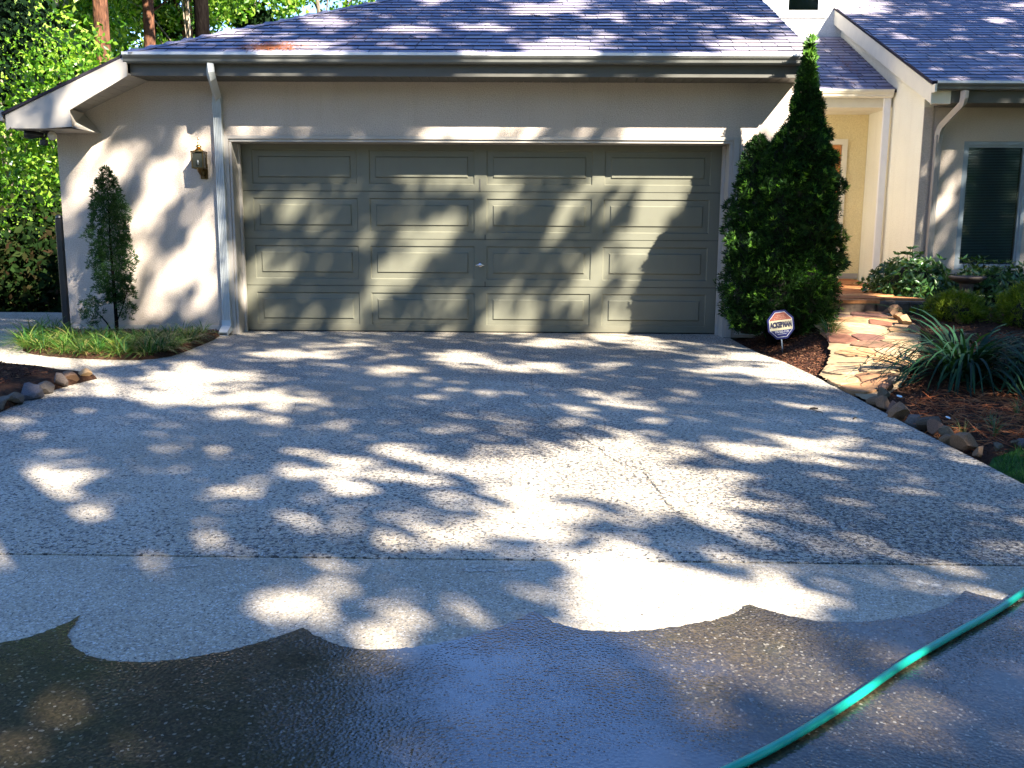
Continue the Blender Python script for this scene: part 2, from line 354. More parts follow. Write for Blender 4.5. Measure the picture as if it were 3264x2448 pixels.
def npmesh(name, V, F, mat, smooth=False):
    """V (n,3), F (m,k) arrays, k constant"""
    me = bpy.data.meshes.new(name); V = np.asarray(V, np.float32); F = np.asarray(F, np.int32)
    me.vertices.add(len(V)); me.vertices.foreach_set('co', V.ravel())
    m, k = F.shape
    me.loops.add(m*k); me.loops.foreach_set('vertex_index', F.ravel())
    me.polygons.add(m); me.polygons.foreach_set('loop_start', np.arange(0, m*k, k, dtype=np.int32))
    me.polygons.foreach_set('loop_total', np.full(m, k, np.int32))
    me.materials.append(mat); me.update(calc_edges=True); me.validate()
    if smooth: me.polygons.foreach_set('use_smooth', [True]*m)
    return me
def unit(a): return a/np.maximum(np.linalg.norm(a, axis=-1, keepdims=True), 1e-9)
def leaves(P, size, aspect=0.55, droop=0.3, rng=RNG, D=None, jitter=0.3):
    """folded rhombus leaves: 4 verts, 2 tris each, one island per leaf"""
    n = len(P)
    if D is None: D = rng.normal(size=(n,3)); D[:,2] -= droop
    D = unit(D + rng.normal(size=(n,3))*jitter); Nn = unit(np.cross(D, rng.normal(size=(n,3)))); W = np.cross(D, Nn)
    L = (size*(0.7+0.6*rng.random(n)))[:,None]
    V = np.stack([P, P+D*L*0.5+W*L*aspect*0.5, P+D*L-Nn*L*0.12, P+D*L*0.5-W*L*aspect*0.5+Nn*L*0.08], 1).reshape(-1,3)
    b = np.arange(n)[:,None]*4
    F = np.concatenate([b+np.array([[0,1,2]]), b+np.array([[0,2,3]])])
    return V, F
def blades(base, length, width, n, spread, rng, seg=5, arch=1.0, lean=(0,0), r0=0.03, upright=0.25):
    """grass-like curved strips; returns V,F (quads)"""
    Vs = []; Fs = []; k = 0
    for i in range(n):
        az = rng.random()*2*PI; L = length*(0.6+0.5*rng.random()); w = width*(0.7+0.5*rng.random())
        el = math.radians(90-(upright*20+rng.random()**0.8*spread)); p = np.array([base[0]+math.cos(az)*r0*rng.random(), base[1]+math.sin(az)*r0*rng.random(), base[2]])
        side = np.array([-math.sin(az), math.cos(az), 0]); curl = arch*(0.7+0.6*rng.random())
        az2 = az+rng.normal()*0.3
        for j in range(seg+1):
            t = j/seg; ww = w*(1-t**2.2)*(0.75+0.5*t if t < .5 else 1)*0.5+0.0006
            Vs += [p-side*ww, p+side*ww]
            e = el-curl*t*1.5
            d = np.array([math.cos(az2)*math.cos(e)+lean[0]*t, math.sin(az2)*math.cos(e)+lean[1]*t, math.sin(e)])
            p = p+d*L/seg
            p[2] = max(p[2], base[2]+0.004)
            if j < seg: Fs.append((k, k+1, k+3, k+2))
            k += 2
    return np.array(Vs), np.array(Fs)
def merge(parts):
    Vs = []; Fs = []; b = 0
    for V, F in parts:
        Vs.append(V); Fs.append(F+b); b += len(V)
    return np.concatenate(Vs), np.concatenate(Fs)
def rock_mesh(name, seed, mat, sub=2, rough=0.35):
    bm = bmesh.new(); bmesh.ops.create_icosphere(bm, subdivisions=sub, radius=1.0)
    r = random.Random(seed); pl = []
    for _ in range(8):
        a = Vector((r.gauss(0,1), r.gauss(0,1), r.gauss(0,1))).normalized(); pl.append((a, 0.30+0.30*r.random()))
    for v in bm.verts:
        q = v.co.copy()
        for a, d in pl:
            e = q.dot(a)
            if e > d: q -= a*(e-d)*0.97
        v.co = q*(1+(r.random()-0.5)*0.08*rough)
    me = bpy.data.meshes.new(name); bm.to_mesh(me); bm.free(); me.materials.append(mat); return me
def inpoly(x, y, poly):
    c = False; n = len(poly); j = n-1
    for i in range(n):
        xi, yi = poly[i][0], poly[i][1]; xj, yj = poly[j][0], poly[j][1]
        if (yi > y) != (yj > y) and x < (xj-xi)*(y-yi)/(yj-yi)+xi: c = not c
        j = i
    return c
def scatter(poly, n, rng):
    xs = [q[0] for q in poly]; ys = [q[1] for q in poly]; out = []
    while len(out) < n:
        x = rng.uniform(min(xs), max(xs)); y = rng.uniform(min(ys), max(ys))
        if inpoly(x, y, poly): out.append((x, y))
    return out

# ================================================================== GROUND
def sm(t): t = max(0.0, min(1.0, t)); return t*t*(3-2*t)
def path_z(y): return 0.006 + 0.30*max(0.0, min(1.0, (y+3.7)/3.5))
def walk_z(x, y): return 0.004 + (path_z(y)-0.004)*sm((x-2.80)/0.75)
def bed_z(x, y):                                     # rising planted ground right of the drive
    z = path_z(y)*sm((x-2.95)/0.75)
    return z - 0.035*(1-sm((x-2.93)/0.25))
mb = MB(); mb.add([(-80,-60,-0.16),(80,-60,-0.16),(80,90,-0.16),(-80,90,-0.16)], [(0,1,2,3)])
tag(mb.build('ground', M['forest_floor']), kind='structure')

drive = empty('driveway'); tag(drive, kind='structure')
def slab(poly, z0, z1, mat, name='slab'):
    m = MB(); m.prism(poly, 'z', z0, z1); o = m.build(name, mat, drive); return o
SLL = -9.5
edge_r = [(2.93,-7.078),(2.935,-5.6),(2.925,-4.6),(2.93,-3.6),(2.93,-2.6),(2.90,-1.9),(2.82,-1.35),(2.80,-0.8),(2.80,-0.06),(2.74,-0.06),(2.74,0.34)]
slab([(SLL,-7.078)]+edge_r+[(-2.73,0.34),(-2.73,-0.06),(-4.66,-0.06),(-4.66,2.4),(SLL,2.4)], -0.12, 0.0, M['concrete'])
slab([(SLL,-16),(4.5,-16),(2.93,-9.5),(2.93,-7.094),(SLL,-7.094)], -0.12, 0.0, M['concrete_fine'])
# wet hosed area with the scalloped edge
SC = [(-0.986,-7.822),(-0.924,-7.786),(-0.885,-7.728),(-0.857,-7.671),(-0.845,-7.616),(-0.835,-7.687),(-0.825,-7.736),(-0.805,-7.783),(-0.759,-7.842),(-0.695,-7.893),(-0.615,-7.924),(-0.534,-7.93),(-0.46,-7.92),(-0.38,-7.889),(-0.301,-7.847),(-0.224,-7.791),(-0.171,-7.733),(-0.132,-7.693),(-0.084,-7.746),(-0.018,-7.8),(0.056,-7.831),(0.123,-7.835),(0.201,-7.821),(0.292,-7.788),(0.37,-7.743),(0.465,-7.672),(0.535,-7.596),(0.571,-7.549),(0.6,-7.594),(0.635,-7.637),(0.717,-7.688),(0.814,-7.695),(0.914,-7.682),(1.017,-7.646),(1.125,-7.603),(1.21,-7.541),(1.267,-7.474),(1.305,-7.513),(1.365,-7.561),(1.441,-7.597),(1.538,-7.607),(1.644,-7.591),(1.744,-7.557),(1.835,-7.511),(1.943,-7.435),(2.025,-7.339),(2.051,-7.366),(2.104,-7.415),(2.179,-7.42)]
full = [(-3.2,-8.3),(-2.6,-8.05),(-2.2,-7.75),(-2.0,-7.9),(-1.5,-7.95)]+SC+[(2.4,-7.40),(2.62,-7.25),(2.75,-7.5),(2.93,-7.5),(2.93,-9.3),(3.3,-11),(3.4,-13),(-3.4,-13)]
# densify + fine wobble so the wet edge is not vector-clean
dn = []
for i in range(len(full)):
    a, b = full[i], full[(i+1) % len(full)]; d = math.hypot(b[0]-a[0], b[1]-a[1]); k = max(1, min(60, int(d/0.012)))
    for j in range(k):
        t = j/k; dn.append((a[0]+(b[0]-a[0])*t+random.gauss(0, .0022), a[1]+(b[1]-a[1])*t+random.gauss(0, .0022)))
m = MB(); m.add([(x, y, 0.004) for x, y in dn], [tuple(range(len(dn)))])
o = m.build('wet_patch', M['wet'], drive); o['label'] = 'dark hosed down concrete with a scalloped wet edge'
# crack, stains
CR = [(0.576,-2.528),(0.584,-3.0),(0.572,-3.236),(0.590,-3.5),(0.555,-3.83),(0.60,-4.05),(0.626,-4.251),(0.665,-4.40),(0.681,-4.552),(0.735,-4.66),(0.76,-4.824),(0.835,-4.95),(0.868,-5.13),(0.94,-5.30),(0.97,-5.507),(1.039,-5.681),(1.133,-5.788),(1.135,-5.90),(1.15,-6.043),(1.155,-6.2),(1.168,-6.343),(1.211,-6.574),(1.269,-6.779),(1.323,-6.87),(1.356,-6.963),(1.399,-7.076)]
def crack(pts, w, name='crack'):
    P = []
    for i in range(len(pts)-1):
        for j in range(9):
            t = j/9; P.append((pts[i][0]+(pts[i+1][0]-pts[i][0])*t+random.gauss(0,.006), pts[i][1]+(pts[i+1][1]-pts[i][1])*t+random.gauss(0,.004)))
    m = MB(); L = []; R = []
    for i, q in enumerate(P):
        ww = w*(0.25+0.75*random.random())*(0.4+0.6*math.sin(PI*i/len(P)))
        L.append((q[0]-ww, q[1], 0.0035)); R.append((q[0]+ww, q[1]+ww*0.5, 0.0035))
    n = len(P); m.add(L+R, [(i, n+i, n+i+1, i+1) for i in range(n-1)]); m.build(name, M['crack'], drive)
crack(CR, 0.0045)
crack([(0.57,-2.5),(0.50,-1.9),(0.55,-1.2),(0.47,-0.5)], 0.002)
crack([(-1.15,-7.2),(-1.25,-7.5),(-1.32,-7.8)], 0.0022)
crack([(-2.6,-4.45),(-2.2,-4.30),(-1.9,-4.28),(-1.5,-4.2)], 0.003)
crack([(-0.9,-4.9),(-1.05,-4.1),(-0.8,-3.4)], 0.002)
ST = [(-0.618,-4.339,.06,.10),(-0.504,-4.287,.10,.05),(0.448,-3.743,.09,.13),(0.688,-3.48,.14,.06),(0.392,-4.214,.08,.10),(0.56,-4.302,.05,.05),(1.002,-2.877,.07,.11),(1.988,-3.574,.10,.16),(2.178,-4.1,.07,.08),(2.25,-4.2,.04,.09),(-0.668,-6.443,.09,.08),(-0.599,-7.05,.05,.025),(-0.799,-7.20,.17,.05),(1.902,-7.28,.07,.07),(1.95,-7.35,.05,.05),(0.497,-6.991,.03,.07),(2.193,-6.443,.02,.07),(0.433,-7.18,.14,.05),(-0.15,-3.40,.12,.1),(0.43,-6.57,.08,.10),(-0.48,-6.50,.05,.06)]
for i, (x, y, a, b) in enumerate(ST):
    m = MB(); n = 44; ph = random.random()*6; ring = []
    for k in range(n):
        th = 2*PI*k/n; r = 1+0.22*math.sin(2*th+ph)+0.13*math.sin(5*th+ph*2)+random.gauss(0, .09)
        ring.append((x+a*0.8*r*math.cos(th), y+b*0.8*r*math.sin(th), 0.0025))
    m.add(ring, [tuple(range(n))]); m.build('stain', M['stain'], drive)

# ---- planted ground right of the drive (one sheet following the slope)
xs = np.concatenate([np.linspace(2.935, 3.6, 12), np.linspace(3.75, 14, 26)]); ys = np.linspace(-9.4, 2.05, 70)
V = []; F = []
rr = np.random.default_rng(3)
for j, y in enumerate(ys):
    for i, x in enumerate(xs):
        V.append((x, y, bed_z(x, y)-0.012+ (0.012*math.sin(x*5+y*3)*math.sin(y*4-x*2) + rr.normal()*0.006)*(i > 0)))
nx = len(xs)
F = [(j*nx+i, j*nx+i+1, (j+1)*nx+i+1, (j+1)*nx+i) for j in range(len(ys)-1) for i in range(nx-1)]
rbed = link('mulch_bed', npmesh('mulch_bed', V, F, M['mulch'], True)); tag(rbed, kind='structure')
# lawn sheet at lower right
LW = [(2.95,-5.60),(3.05,-5.45),(3.30,-5.28),(3.8,-5.05),(5,-4.7),(9,-4.3),(14,-4.2),(14,-12),(4.0,-12),(2.95,-9.4)]
def zlawn(x, y): return bed_z(x, y)+0.012
m = MB(); m.add([(x, y, zlawn(x, y)) for x, y in LW], [tuple(range(len(LW)))]); lawn = m.build('lawn', M['lawn']); tag(lawn, kind='structure')
rg = np.random.default_rng(5); Vs = []; Fs = []
pts = scatter([(2.97,-5.62),(3.05,-5.48),(3.30,-5.30),(3.8,-5.10),(4.4,-4.9),(4.4,-7.6),(2.97,-7.6)], 14000, rg)
P = np.array([(x, y, zlawn(x, y)) for x, y in pts]); D = rg.normal(size=P.shape)*0.45; D[:,2] = 1; D = unit(D)
W = unit(np.cross(D, rg.normal(size=P.shape)))*0.0022; L = 0.03+0.03*rg.random((len(P),1))
V = np.stack([P-W, P+W, P+D*L], 1).reshape(-1,3); F = np.arange(len(P)*3).reshape(-1,3)
o = link('grass', npmesh('grass', V, F, M['grass'])); tag(o, 'short dark green lawn grass at the lower right corner beside the drive', 'grass', kind='stuff')

# ---- left bed (liriope) and left stone-edged bed
LB = [(-4.80,-0.01),(-4.62,-0.9),(-4.479,-1.287),(-4.34,-1.55),(-4.175,-1.748),(-3.9,-1.92),(-3.549,-2.056),(-3.25,-2.11),(-2.972,-2.113),(-2.85,-2.02),(-2.775,-1.859),(-2.76,-1.5),(-2.774,-1.257),(-2.80,-0.608),(-2.90,-0.01)]
def mound(poly, h, name, mat, ins=0.12):
    cx = sum(q[0] for q in poly)/len(poly); cy = sum(q[1] for q in poly)/len(poly)
    m = MB(); n = len(poly); rings = []
    for k, (s_, z) in enumerate([(1, 0.002), (0.985, h*0.5), (0.9, h), (0.6, h*1.25), (0.3, h*1.4)]):
        rings += [(cx+(x-cx)*s_, cy+(y-cy)*s_, z+(random.gauss(0, .006) if k > 1 else 0)) for x, y in poly]
    f = [(k*n+i, k*n+(i+1) % n, (k+1)*n+(i+1) % n, (k+1)*n+i) for k in range(4) for i in range(n)]
    f.append(tuple(4*n+i for i in range(n))); m.add(rings, f)
    return m.build(name, mat, None, True)
tag(mound(LB, 0.035, 'mulch_bed', M['mulch']), kind='structure')
LB2 = [(-2.87,-3.15),(-3.1,-3.02),(-3.315,-2.90),(-3.97,-2.58),(-4.6,-2.42),(-5.6,-2.40),(-6.5,-2.9),(-6.8,-5),(-6.0,-7.4),(-4.2,-7.8),(-3.0,-7.2),(-2.88,-6.2),(-2.84,-5.4),(-2.86,-4.6),(-2.95,-4.0),(-2.94,-3.5)]
lbed = mound(LB2, 0.075, 'mulch_bed', M['mulch']); tag(lbed, kind='structure')

# mulch chips: loose stuff
def chips(name, poly, zf, n, label, rng, ln=0.035, mat='chips', cat='mulch', wf=1.0):
    pts = scatter(poly, n, rng); P = np.array([(x, y, zf(x, y)+0.004+0.012*rng.random()) for x, y in pts])
    D = rng.normal(size=P.shape); D[:,2] *= 0.28; D = unit(D); Nn = np.zeros_like(P); Nn[:,2] = 1; Nn = unit(Nn+rng.normal(size=P.shape)*0.35)
    W = unit(np.cross(D, Nn)); L = ln*(0.4+1.0*rng.random((n,1))); w = L*wf*(0.12+0.2*rng.random((n,1)))
    A = P-D*L/2; B = P+D*L/2; Z = Nn*0.004
    V = np.stack([A-W*w/2, A+W*w/2, B+W*w*0.3, B-W*w*0.3, P+Z*1.5], 1).reshape(-1,3); b = np.arange(n)[:,None]*5
    F = np.concatenate([b+np.array([[0,1,4]]), b+np.array([[1,2,4]]), b+np.array([[2,3,4]]), b+np.array([[3,0,4]])])
    o = link(name, npmesh(name, V, F, M[mat])); return tag(o, label, cat, kind='stuff')
rc = np.random.default_rng(21)
chips('mulch', [(-4.3+(q[0]+4.3)*0.86, -4.6+(q[1]+4.6)*0.86) for q in LB2], lambda x, y: 0.095, 14000, 'reddish brown bark mulch in the stone-edged bed at far left', rc)
chips('mulch', LB, lambda x, y: 0.037, 3500, 'bark mulch under the border grass along the garage wall', rc)
chips('mulch', [(2.96,-3.95),(3.3,-3.35),(3.9,-2.5),(4.5,-0.8),(4.9,1.2),(5.6,1.9),(9,1.9),(9,-4.2),(5,-4.6),(3.8,-5.0),(3.3,-5.25),(2.97,-5.5)], bed_z, 30000, 'dark bark and pine straw mulch in the planting bed right of the drive', rc, 0.026)
chips('mulch', [(2.85,-1.35),(2.95,-2.6),(3.0,-3.0),(3.42,-1.5),(3.6,-1.2),(3.6,-0.06),(2.82,-0.06)], bed_z, 4500, 'red brown mulch around the security sign and big cedar', rc, 0.028)
chips('pine_straw', [(2.99,-4.4),(3.5,-3.6),(5.0,-3.2),(5.0,-4.4),(3.4,-5.2),(3.0,-5.3)], lambda x, y: bed_z(x, y)+0.012, 1500, 'loose tan pine needles lying over the right bed', rc, 0.13, 'straw', 'pine straw', 0.14)

# ---- edging rocks (pieces of their beds)
RM = [rock_mesh('edging_stone', 100+i, M['rock']) for i in range(6)]
RT = [rock_mesh('edging_stone', 200+i, M['rock_tan']) for i in range(4)]
def stone(x, y, z, sx, sy, sz, parent, pool, rz=None):
    o = link('edging_stone', random.choice(pool), parent, (x, y, z)); o.scale = (sx, sy, sz)
    o.rotation_euler = (random.gauss(0, .15), random.gauss(0, .15), rz if rz is not None else random.random()*6); return o
for x, y, s in [(-2.90,-3.22,.075),(-2.95,-3.38,.085),(-2.93,-3.57,.10),(-2.95,-3.76,.11),(-2.93,-3.98,.12),(-2.93,-4.20,.10),(-2.92,-4.42,.12),(-2.86,-4.68,.13),(-2.86,-4.97,.13),(-2.87,-5.3,.14),(-2.87,-5.62,.13),(-2.88,-5.95,.14)]:
    stone(x-0.02, y, 0.045, s*1.0, s*1.15, s*0.72, lbed, RT if y > -3.5 else RM, random.gauss(0, .3))
for x, y, s in [(2.975,-3.93,.10),(2.985,-4.08,.085),(3.0,-4.22,.09),(2.99,-4.36,.10),(3.0,-4.52,.095),(3.0,-4.68,.10),(3.0,-4.83,.08),(3.01,-4.97,.06),(2.99,-5.10,.075),(3.0,-5.24,.085),(3.01,-5.38,.05),(3.12,-5.36,.05),(3.30,-5.27,.06),(3.5,-5.18,.05),(3.8,-5.06,.06),(3.12,-3.70,.06),(3.22,-3.50,.075),(3.36,-3.30,.06)]:
    stone(x, y, bed_z(x, y)+0.045, s*0.95, s*1.1, s*0.85, rbed, RM+RT[:1])
for x, y, s in [(4.62,0.50,.11),(4.54,0.18,.10),(4.50,-0.12,.13),(4.46,-0.40,.11),(4.42,-0.68,.08),(4.36,-0.95,.10),(4.28,-1.35,.08),(4.85,-0.1,.1),(5.0,-0.7,.08),(4.7,-1.6,.09),(4.05,-2.2,.07),(5.6,-1.4,.10)]:
    stone(x, y, bed_z(x, y)+s*0.4, s, s, s*0.8, rbed, RT if y > -1 else RM)

# ================================================================== FLAGSTONE PATH AND LANDING
PATH = [(2.95,-2.75),(3.20,-2.25),(3.42,-1.50),(3.46,-0.9),(3.47,-0.19),(4.55,-0.19),(4.55,-0.5),(4.40,-1.2),(4.05,-2.1),(3.65,-2.9),(3.36,-3.40),(3.08,-3.75),(2.95,-3.98)]
path = tag(empty('path'), kind='structure')
def span(poly, y):
    xs_ = []
    for i in range(len(poly)):
        p, q = poly[i], poly[(i+1) % len(poly)]
        if (p[1] > y) != (q[1] > y): xs_.append(p[0]+(q[0]-p[0])*(y-p[1])/(q[1]-p[1]))
    return (min(xs_), max(xs_)) if xs_ else None
V = []; F = []; n = 0
for j in range(90):
    y = -3.978+(3.978-0.19-0.002)*j/89; sp_ = span(PATH, y)
    for i in range(12):
        x = sp_[0]+(sp_[1]-sp_[0])*i/11+(random.gauss(0, .008) if i in (0, 11) else 0); V.append((x, y, walk_z(x, y)+0.003))
F = [(j*12+i, j*12+i+1, (j+1)*12+i+1, (j+1)*12+i) for j in range(89) for i in range(11)]
link('mortar_bed', npmesh('mortar_bed', V, F, M['mortar'], True), path)
def clip(poly, a, b, c):        # keep a*x+b*y<=c
    out = []
    for i in range(len(poly)):
        p, q = poly[i], poly[(i+1) % len(poly)]; dp = a*p[0]+b*p[1]-c; dq = a*q[0]+b*q[1]-c
        if dp <= 0: out.append(p)
        if dp*dq < 0:
            t = dp/(dp-dq); out.append((p[0]+(q[0]-p[0])*t, p[1]+(q[1]-p[1])*t))
    return out
def flagstones(poly, dx, dy, zf, mat, parent, rng, gap=0.011, h=0.014, name='flagstone'):
    xs = [q[0] for q in poly]; ys = [q[1] for q in poly]; seeds = []; row = 0
    y = min(ys)-dy
    while y < max(ys)+dy:
        x = min(xs)-dx+(row % 2)*dx*0.5
        while x < max(xs)+dx:
            seeds.append((x+rng.normal()*dx*0.20, y+rng.normal()*dy*0.20)); x += dx
        y += dy; row += 1
    for i, s in enumerate(seeds):
        if not inpoly(s[0], s[1], poly): continue
        c = [(s[0]-dx*1.6, s[1]-dy*1.6),(s[0]+dx*1.6, s[1]-dy*1.6),(s[0]+dx*1.6, s[1]+dy*1.6),(s[0]-dx*1.6, s[1]+dy*1.6)]
        for j, q in enumerate(seeds):
            if j == i or abs(q[0]-s[0]) > 3.2*dx or abs(q[1]-s[1]) > 3.2*dy: continue
            a, b = q[0]-s[0], q[1]-s[1]; l = math.hypot(a, b)
            c = clip(c, a/l, b/l, (a*(q[0]+s[0])+b*(q[1]+s[1]))/2/l-gap*(0.6+0.8*rng.random()))
        ya, yb = s[1]-0.1, s[1]+0.1; A_, B_ = span(poly, ya) or span(poly, s[1]), span(poly, yb) or span(poly, s[1])
        for k_, sg in ((0, -1), (1, 1)):       # keep the piece inside the outline: clip by the local edge line
            dx_, dy_ = B_[k_]-A_[k_], 0.2; a, b = sg*dy_, -sg*dx_; l = math.hypot(a, b); c = clip(c, a/l, b/l, (a*A_[k_]+b*ya)/l+0.01) if c else c
        ylo = min(q[1] for q in poly); yhi = max(q[1] for q in poly); c = clip(c, 0, 1, yhi); c = clip(c, 0, -1, -ylo) if c else c
        if len(c) < 3: continue
        cx = sum(q[0] for q in c)/len(c); cy = sum(q[1] for q in c)/len(c)
        top = []
        for k in range(len(c)):          # round the corners a little, break straight edges
            a, b = c[k], c[(k+1) % len(c)]
            for t in (0.14, 0.5, 0.86):
                top.append((a[0]+(b[0]-a[0])*t+rng.normal()*0.004, a[1]+(b[1]-a[1])*t+rng.normal()*0.004))
        hh = h*(0.7+0.8*rng.random()); n = len(top); tx, ty = rng.normal()*0.012, rng.normal()*0.012
        def Z(q): return zf(q[0], q[1])+hh+(q[0]-cx)*tx+(q[1]-cy)*ty
        ins = [(cx+(q[0]-cx)*0.95, cy+(q[1]-cy)*0.95) for q in top]
        m = MB(); m.add([(q[0], q[1], zf(q[0], q[1])-0.02) for q in top]+[(q[0], q[1], Z(q)-0.004) for q in top]+[(q[0], q[1], Z(q)) for q in ins],
              [(k, (k+1) % n, n+(k+1) % n, n+k) for k in range(n)]+[(n+k, n+(k+1) % n, 2*n+(k+1) % n, 2*n+k) for k in range(n)]+[tuple(2*n+k for k in range(n))])
        m.build(name, mat, parent)
rf = np.random.default_rng(8)
flagstones(PATH, 0.34, 0.30, walk_z, M['flag'], path, rf)
# landing
landing = tag(empty('porch_landing'), kind='structure')
LAND = [(3.50,-0.16),(4.95,-0.16),(4.95,1.98),(5.57,1.98),(5.57,3.93),(3.50,3.93)]
m = MB(); m.prism(LAND, 'z', 0.05, 0.425); m.build('riser', M['riser'], landing)
m = MB()
for k, (a, b) in enumerate([(3.50, 3.88), (3.90, 4.34), (4.36, 4.70), (4.72, 4.95)]):
    m = MB(); m.box(a, b, -0.185-0.01*random.random(), -0.162, 0.24, 0.418); m.build('riser_stone', M['riser'], landing, bevel=0.008)
flagstones([(3.46,-0.20),(4.98,-0.20),(4.98,1.97),(5.60,1.97),(5.60,3.95),(3.46,3.95)], 0.46, 0.42, lambda x, y: 0.428, M['flag_landing'], landing, rf, gap=0.006, h=0.022)

# ================================================================== HOUSE
house = empty('house'); tag(house, 'single storey cream stucco house with attached double garage, dark shingle roof and recessed porch', 'house')
S45 = 0.45
def part(m, name, mat, parent=None, label=None, **k):
    o = m.build(name, mat, parent or house, **k)
    if label: o['label'] = label
    return o
# --- garage front wall, one outline with the door opening
m = MB()
m.prism([(-4.63,0.0),(-2.74,0.0),(-2.74,2.14),(2.76,2.14),(2.76,0.0),(3.43,0.0),(3.43,2.86),(-3.62,2.86),(-4.63,2.42)], 'y', 0.0, 0.30)
part(m, 'wall', M['stucco'], label='garage front wall in beige stucco')
m = MB(); m.box(3.13, 3.43, 0.302, 5.45, 0.0, 3.2); part(m, 'wall', M['stucco_white'], label='garage side wall facing the porch')
m = MB(); m.box(-4.63, -4.33, 0.302, 8.0, -0.15, 2.4); part(m, 'wall', M['stucco'], label='garage left side wall')
m = MB(); m.box(-4.60, -2.86, -0.012, -0.0015, 0.03, 0.095); part(m, 'base_trim', M['trim'])
m = MB(); m.box(2.86, 3.40, -0.012, -0.0015, 0.03, 0.095); part(m, 'base_trim', M['trim'])
# garage interior floor/back so nothing shines through
m = MB(); m.box(-4.32, 3.12, 0.45, 0.50, -0.02, 2.6); part(m, 'backing', M['black'])
# --- door frame
fr = MB()
fr.box(-2.80, -2.74, -0.018, -0.0015, 0.0, 2.175); fr.box(2.76, 2.82, -0.018, -0.0015, 0.0, 2.175); fr.box(-2.738, 2.758, -0.018, -0.0015, 2.142, 2.175)
fr.box(-2.738, -2.712, 0.0, 0.255, 0.0, 2.11); fr.box(2.722, 2.757, 0.0, 0.255, 0.0, 2.11); fr.box(-2.738, 2.757, -0.003, 0.255, 2.112, 2.138)
fr.box(-2.71, -2.685, 0.20, 0.25, 0.0, 2.10); fr.box(2.69, 2.72, 0.20, 0.25, 0.0, 2.10)
part(fr, 'door_frame', M['trim'], label='painted frame round the garage door opening')
# --- garage door: sections with four raised panels each
gd = MB(); gd.box(-2.73, 2.75, 0.305, 0.325, 0.008, 0.035); gdo = part(gd, 'garage_door', M['rubber'], label='double garage door of four sections in drab olive beige')
yF = 0.30; DW0, DW1 = -2.745, 2.745
pw = 1.19; gapw = 0.137; x_first = -(4*pw+3*gapw)/2
pos = [x_first+i*(pw+gapw) for i in range(4)]
def section_mesh(name, z0, z1):
    m = MB(); a, b = z0+0.003, z1-0.003; p0, p1 = z0+0.078, z1-0.078
    m.box(DW0, DW1, yF, yF+0.04, a, p0); m.box(DW0, DW1, yF, yF+0.04, p1, b)
    e = [DW0]+sum([[x, x+pw] for x in pos], [])+[DW1]
    for k in range(0, len(e), 2): m.box(e[k], e[k+1], yF, yF+0.04, p0, p1)
    return m
def panel_mesh():
    """nested rectangles: steep cove down, flat field, raised middle"""
    m = MB(); w, h = pw/2, 0.377/2
    R = [(0.0, 0.0), (0.010, 0.013), (0.070, 0.010), (0.082, -0.003)]
    vs = []
    for ins, dy in R: vs += [(-w+ins, dy, -h+ins), (w-ins, dy, -h+ins), (w-ins, dy, h-ins), (-w+ins, dy, h-ins)]
    fs = [(4*k+i, 4*k+(i+1) % 4, 4*k+4+(i+1) % 4, 4*k+4+i) for k in range(3) for i in range(4)]+[(12, 13, 14, 15)]
    m.add(vs, fs); return m.mesh('panel', M['door'])
pm = panel_mesh()
for k in range(4):
    z0, z1 = 0.533*k+0.012*(k == 0), 0.533*(k+1)
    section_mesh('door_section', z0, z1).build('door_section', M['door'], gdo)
    for x in pos: link('panel', pm, gdo, (x+pw/2, yF, (0.533*k+0.533*(k+1))/2))
m = MB(); m.lathe([(0.0, -0.012), (0.024, -0.012), (0.024, -0.004), (0.018, 0.0), (0.0, 0.0)], 14); hm = m
m = MB(); m.tube([(-0.003,yF-0.001,0.78),(-0.003,yF-0.045,0.78)], 0.010, 10); m.tube([(-0.058,yF-0.045,0.776),(-0.003,yF-0.052,0.781),(0.052,yF-0.045,0.776)], [0.006,0.011,0.006], 8)
m.tube([(-0.003,yF,0.78),(-0.003,yF-0.008,0.78)], 0.026, 12); m.build('handle', M['chrome'], gdo, True)
for z in (1.09, 0.56): m = MB(); m.box(0.048, 0.058, yF-0.004, yF, z-0.03, z+0.03); m.build('lock_slot', M['black'], gdo)
m = MB(); m.box(-0.012, 0.002, yF-0.006, yF, 1.60, 1.74); m.build('bracket', M['fascia'], gdo)

# --- garage roof
def roof_prism(pts, th=0.03):
    
    """pts: 3-D corners of a plane (counter-clockwise from above); thickness downwards"""
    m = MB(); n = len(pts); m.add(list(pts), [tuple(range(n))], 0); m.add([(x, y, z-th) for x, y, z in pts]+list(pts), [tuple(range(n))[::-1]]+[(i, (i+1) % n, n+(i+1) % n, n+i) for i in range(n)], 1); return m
zr = lambda y: 2.945+S45*(y+0.5)
xh = lambda y: -3.61+(y+0.5)
RX = 3.44
groof = part(roof_prism([(-3.61,-0.5,2.945),(3.38,-0.5,2.945),(3.46,-0.1,zr(-0.1)),(RX,1.0,zr(1.0)),(RX,4.2,zr(4.2)),(xh(4.2),4.2,zr(4.2))]), 'roof', [M['shingle'], M['edge']], label='garage roof slope facing the drive')
zl = 2.945+S45*(-4.93+3.61)
lroof = part(roof_prism([(-4.93,-0.52,zl),(-3.61,-0.5,2.945),(xh(4.2),4.2,zr(4.2)),(xh(4.2),4.3,zr(4.2)),(-3.61,9.0,2.945),(-4.93,9.0,zl)]), 'roof', [M['shingle'], M['edge']], label='left hip slope of the garage roof')
part(roof_prism([(xh(4.2),4.21,zr(4.2)),(RX,4.21,zr(4.2)),(RX,8.6,2.97),(-3.61,8.9,2.945)]), 'roof', [M['shingle'], M['edge']], label='back slope of the garage roof')
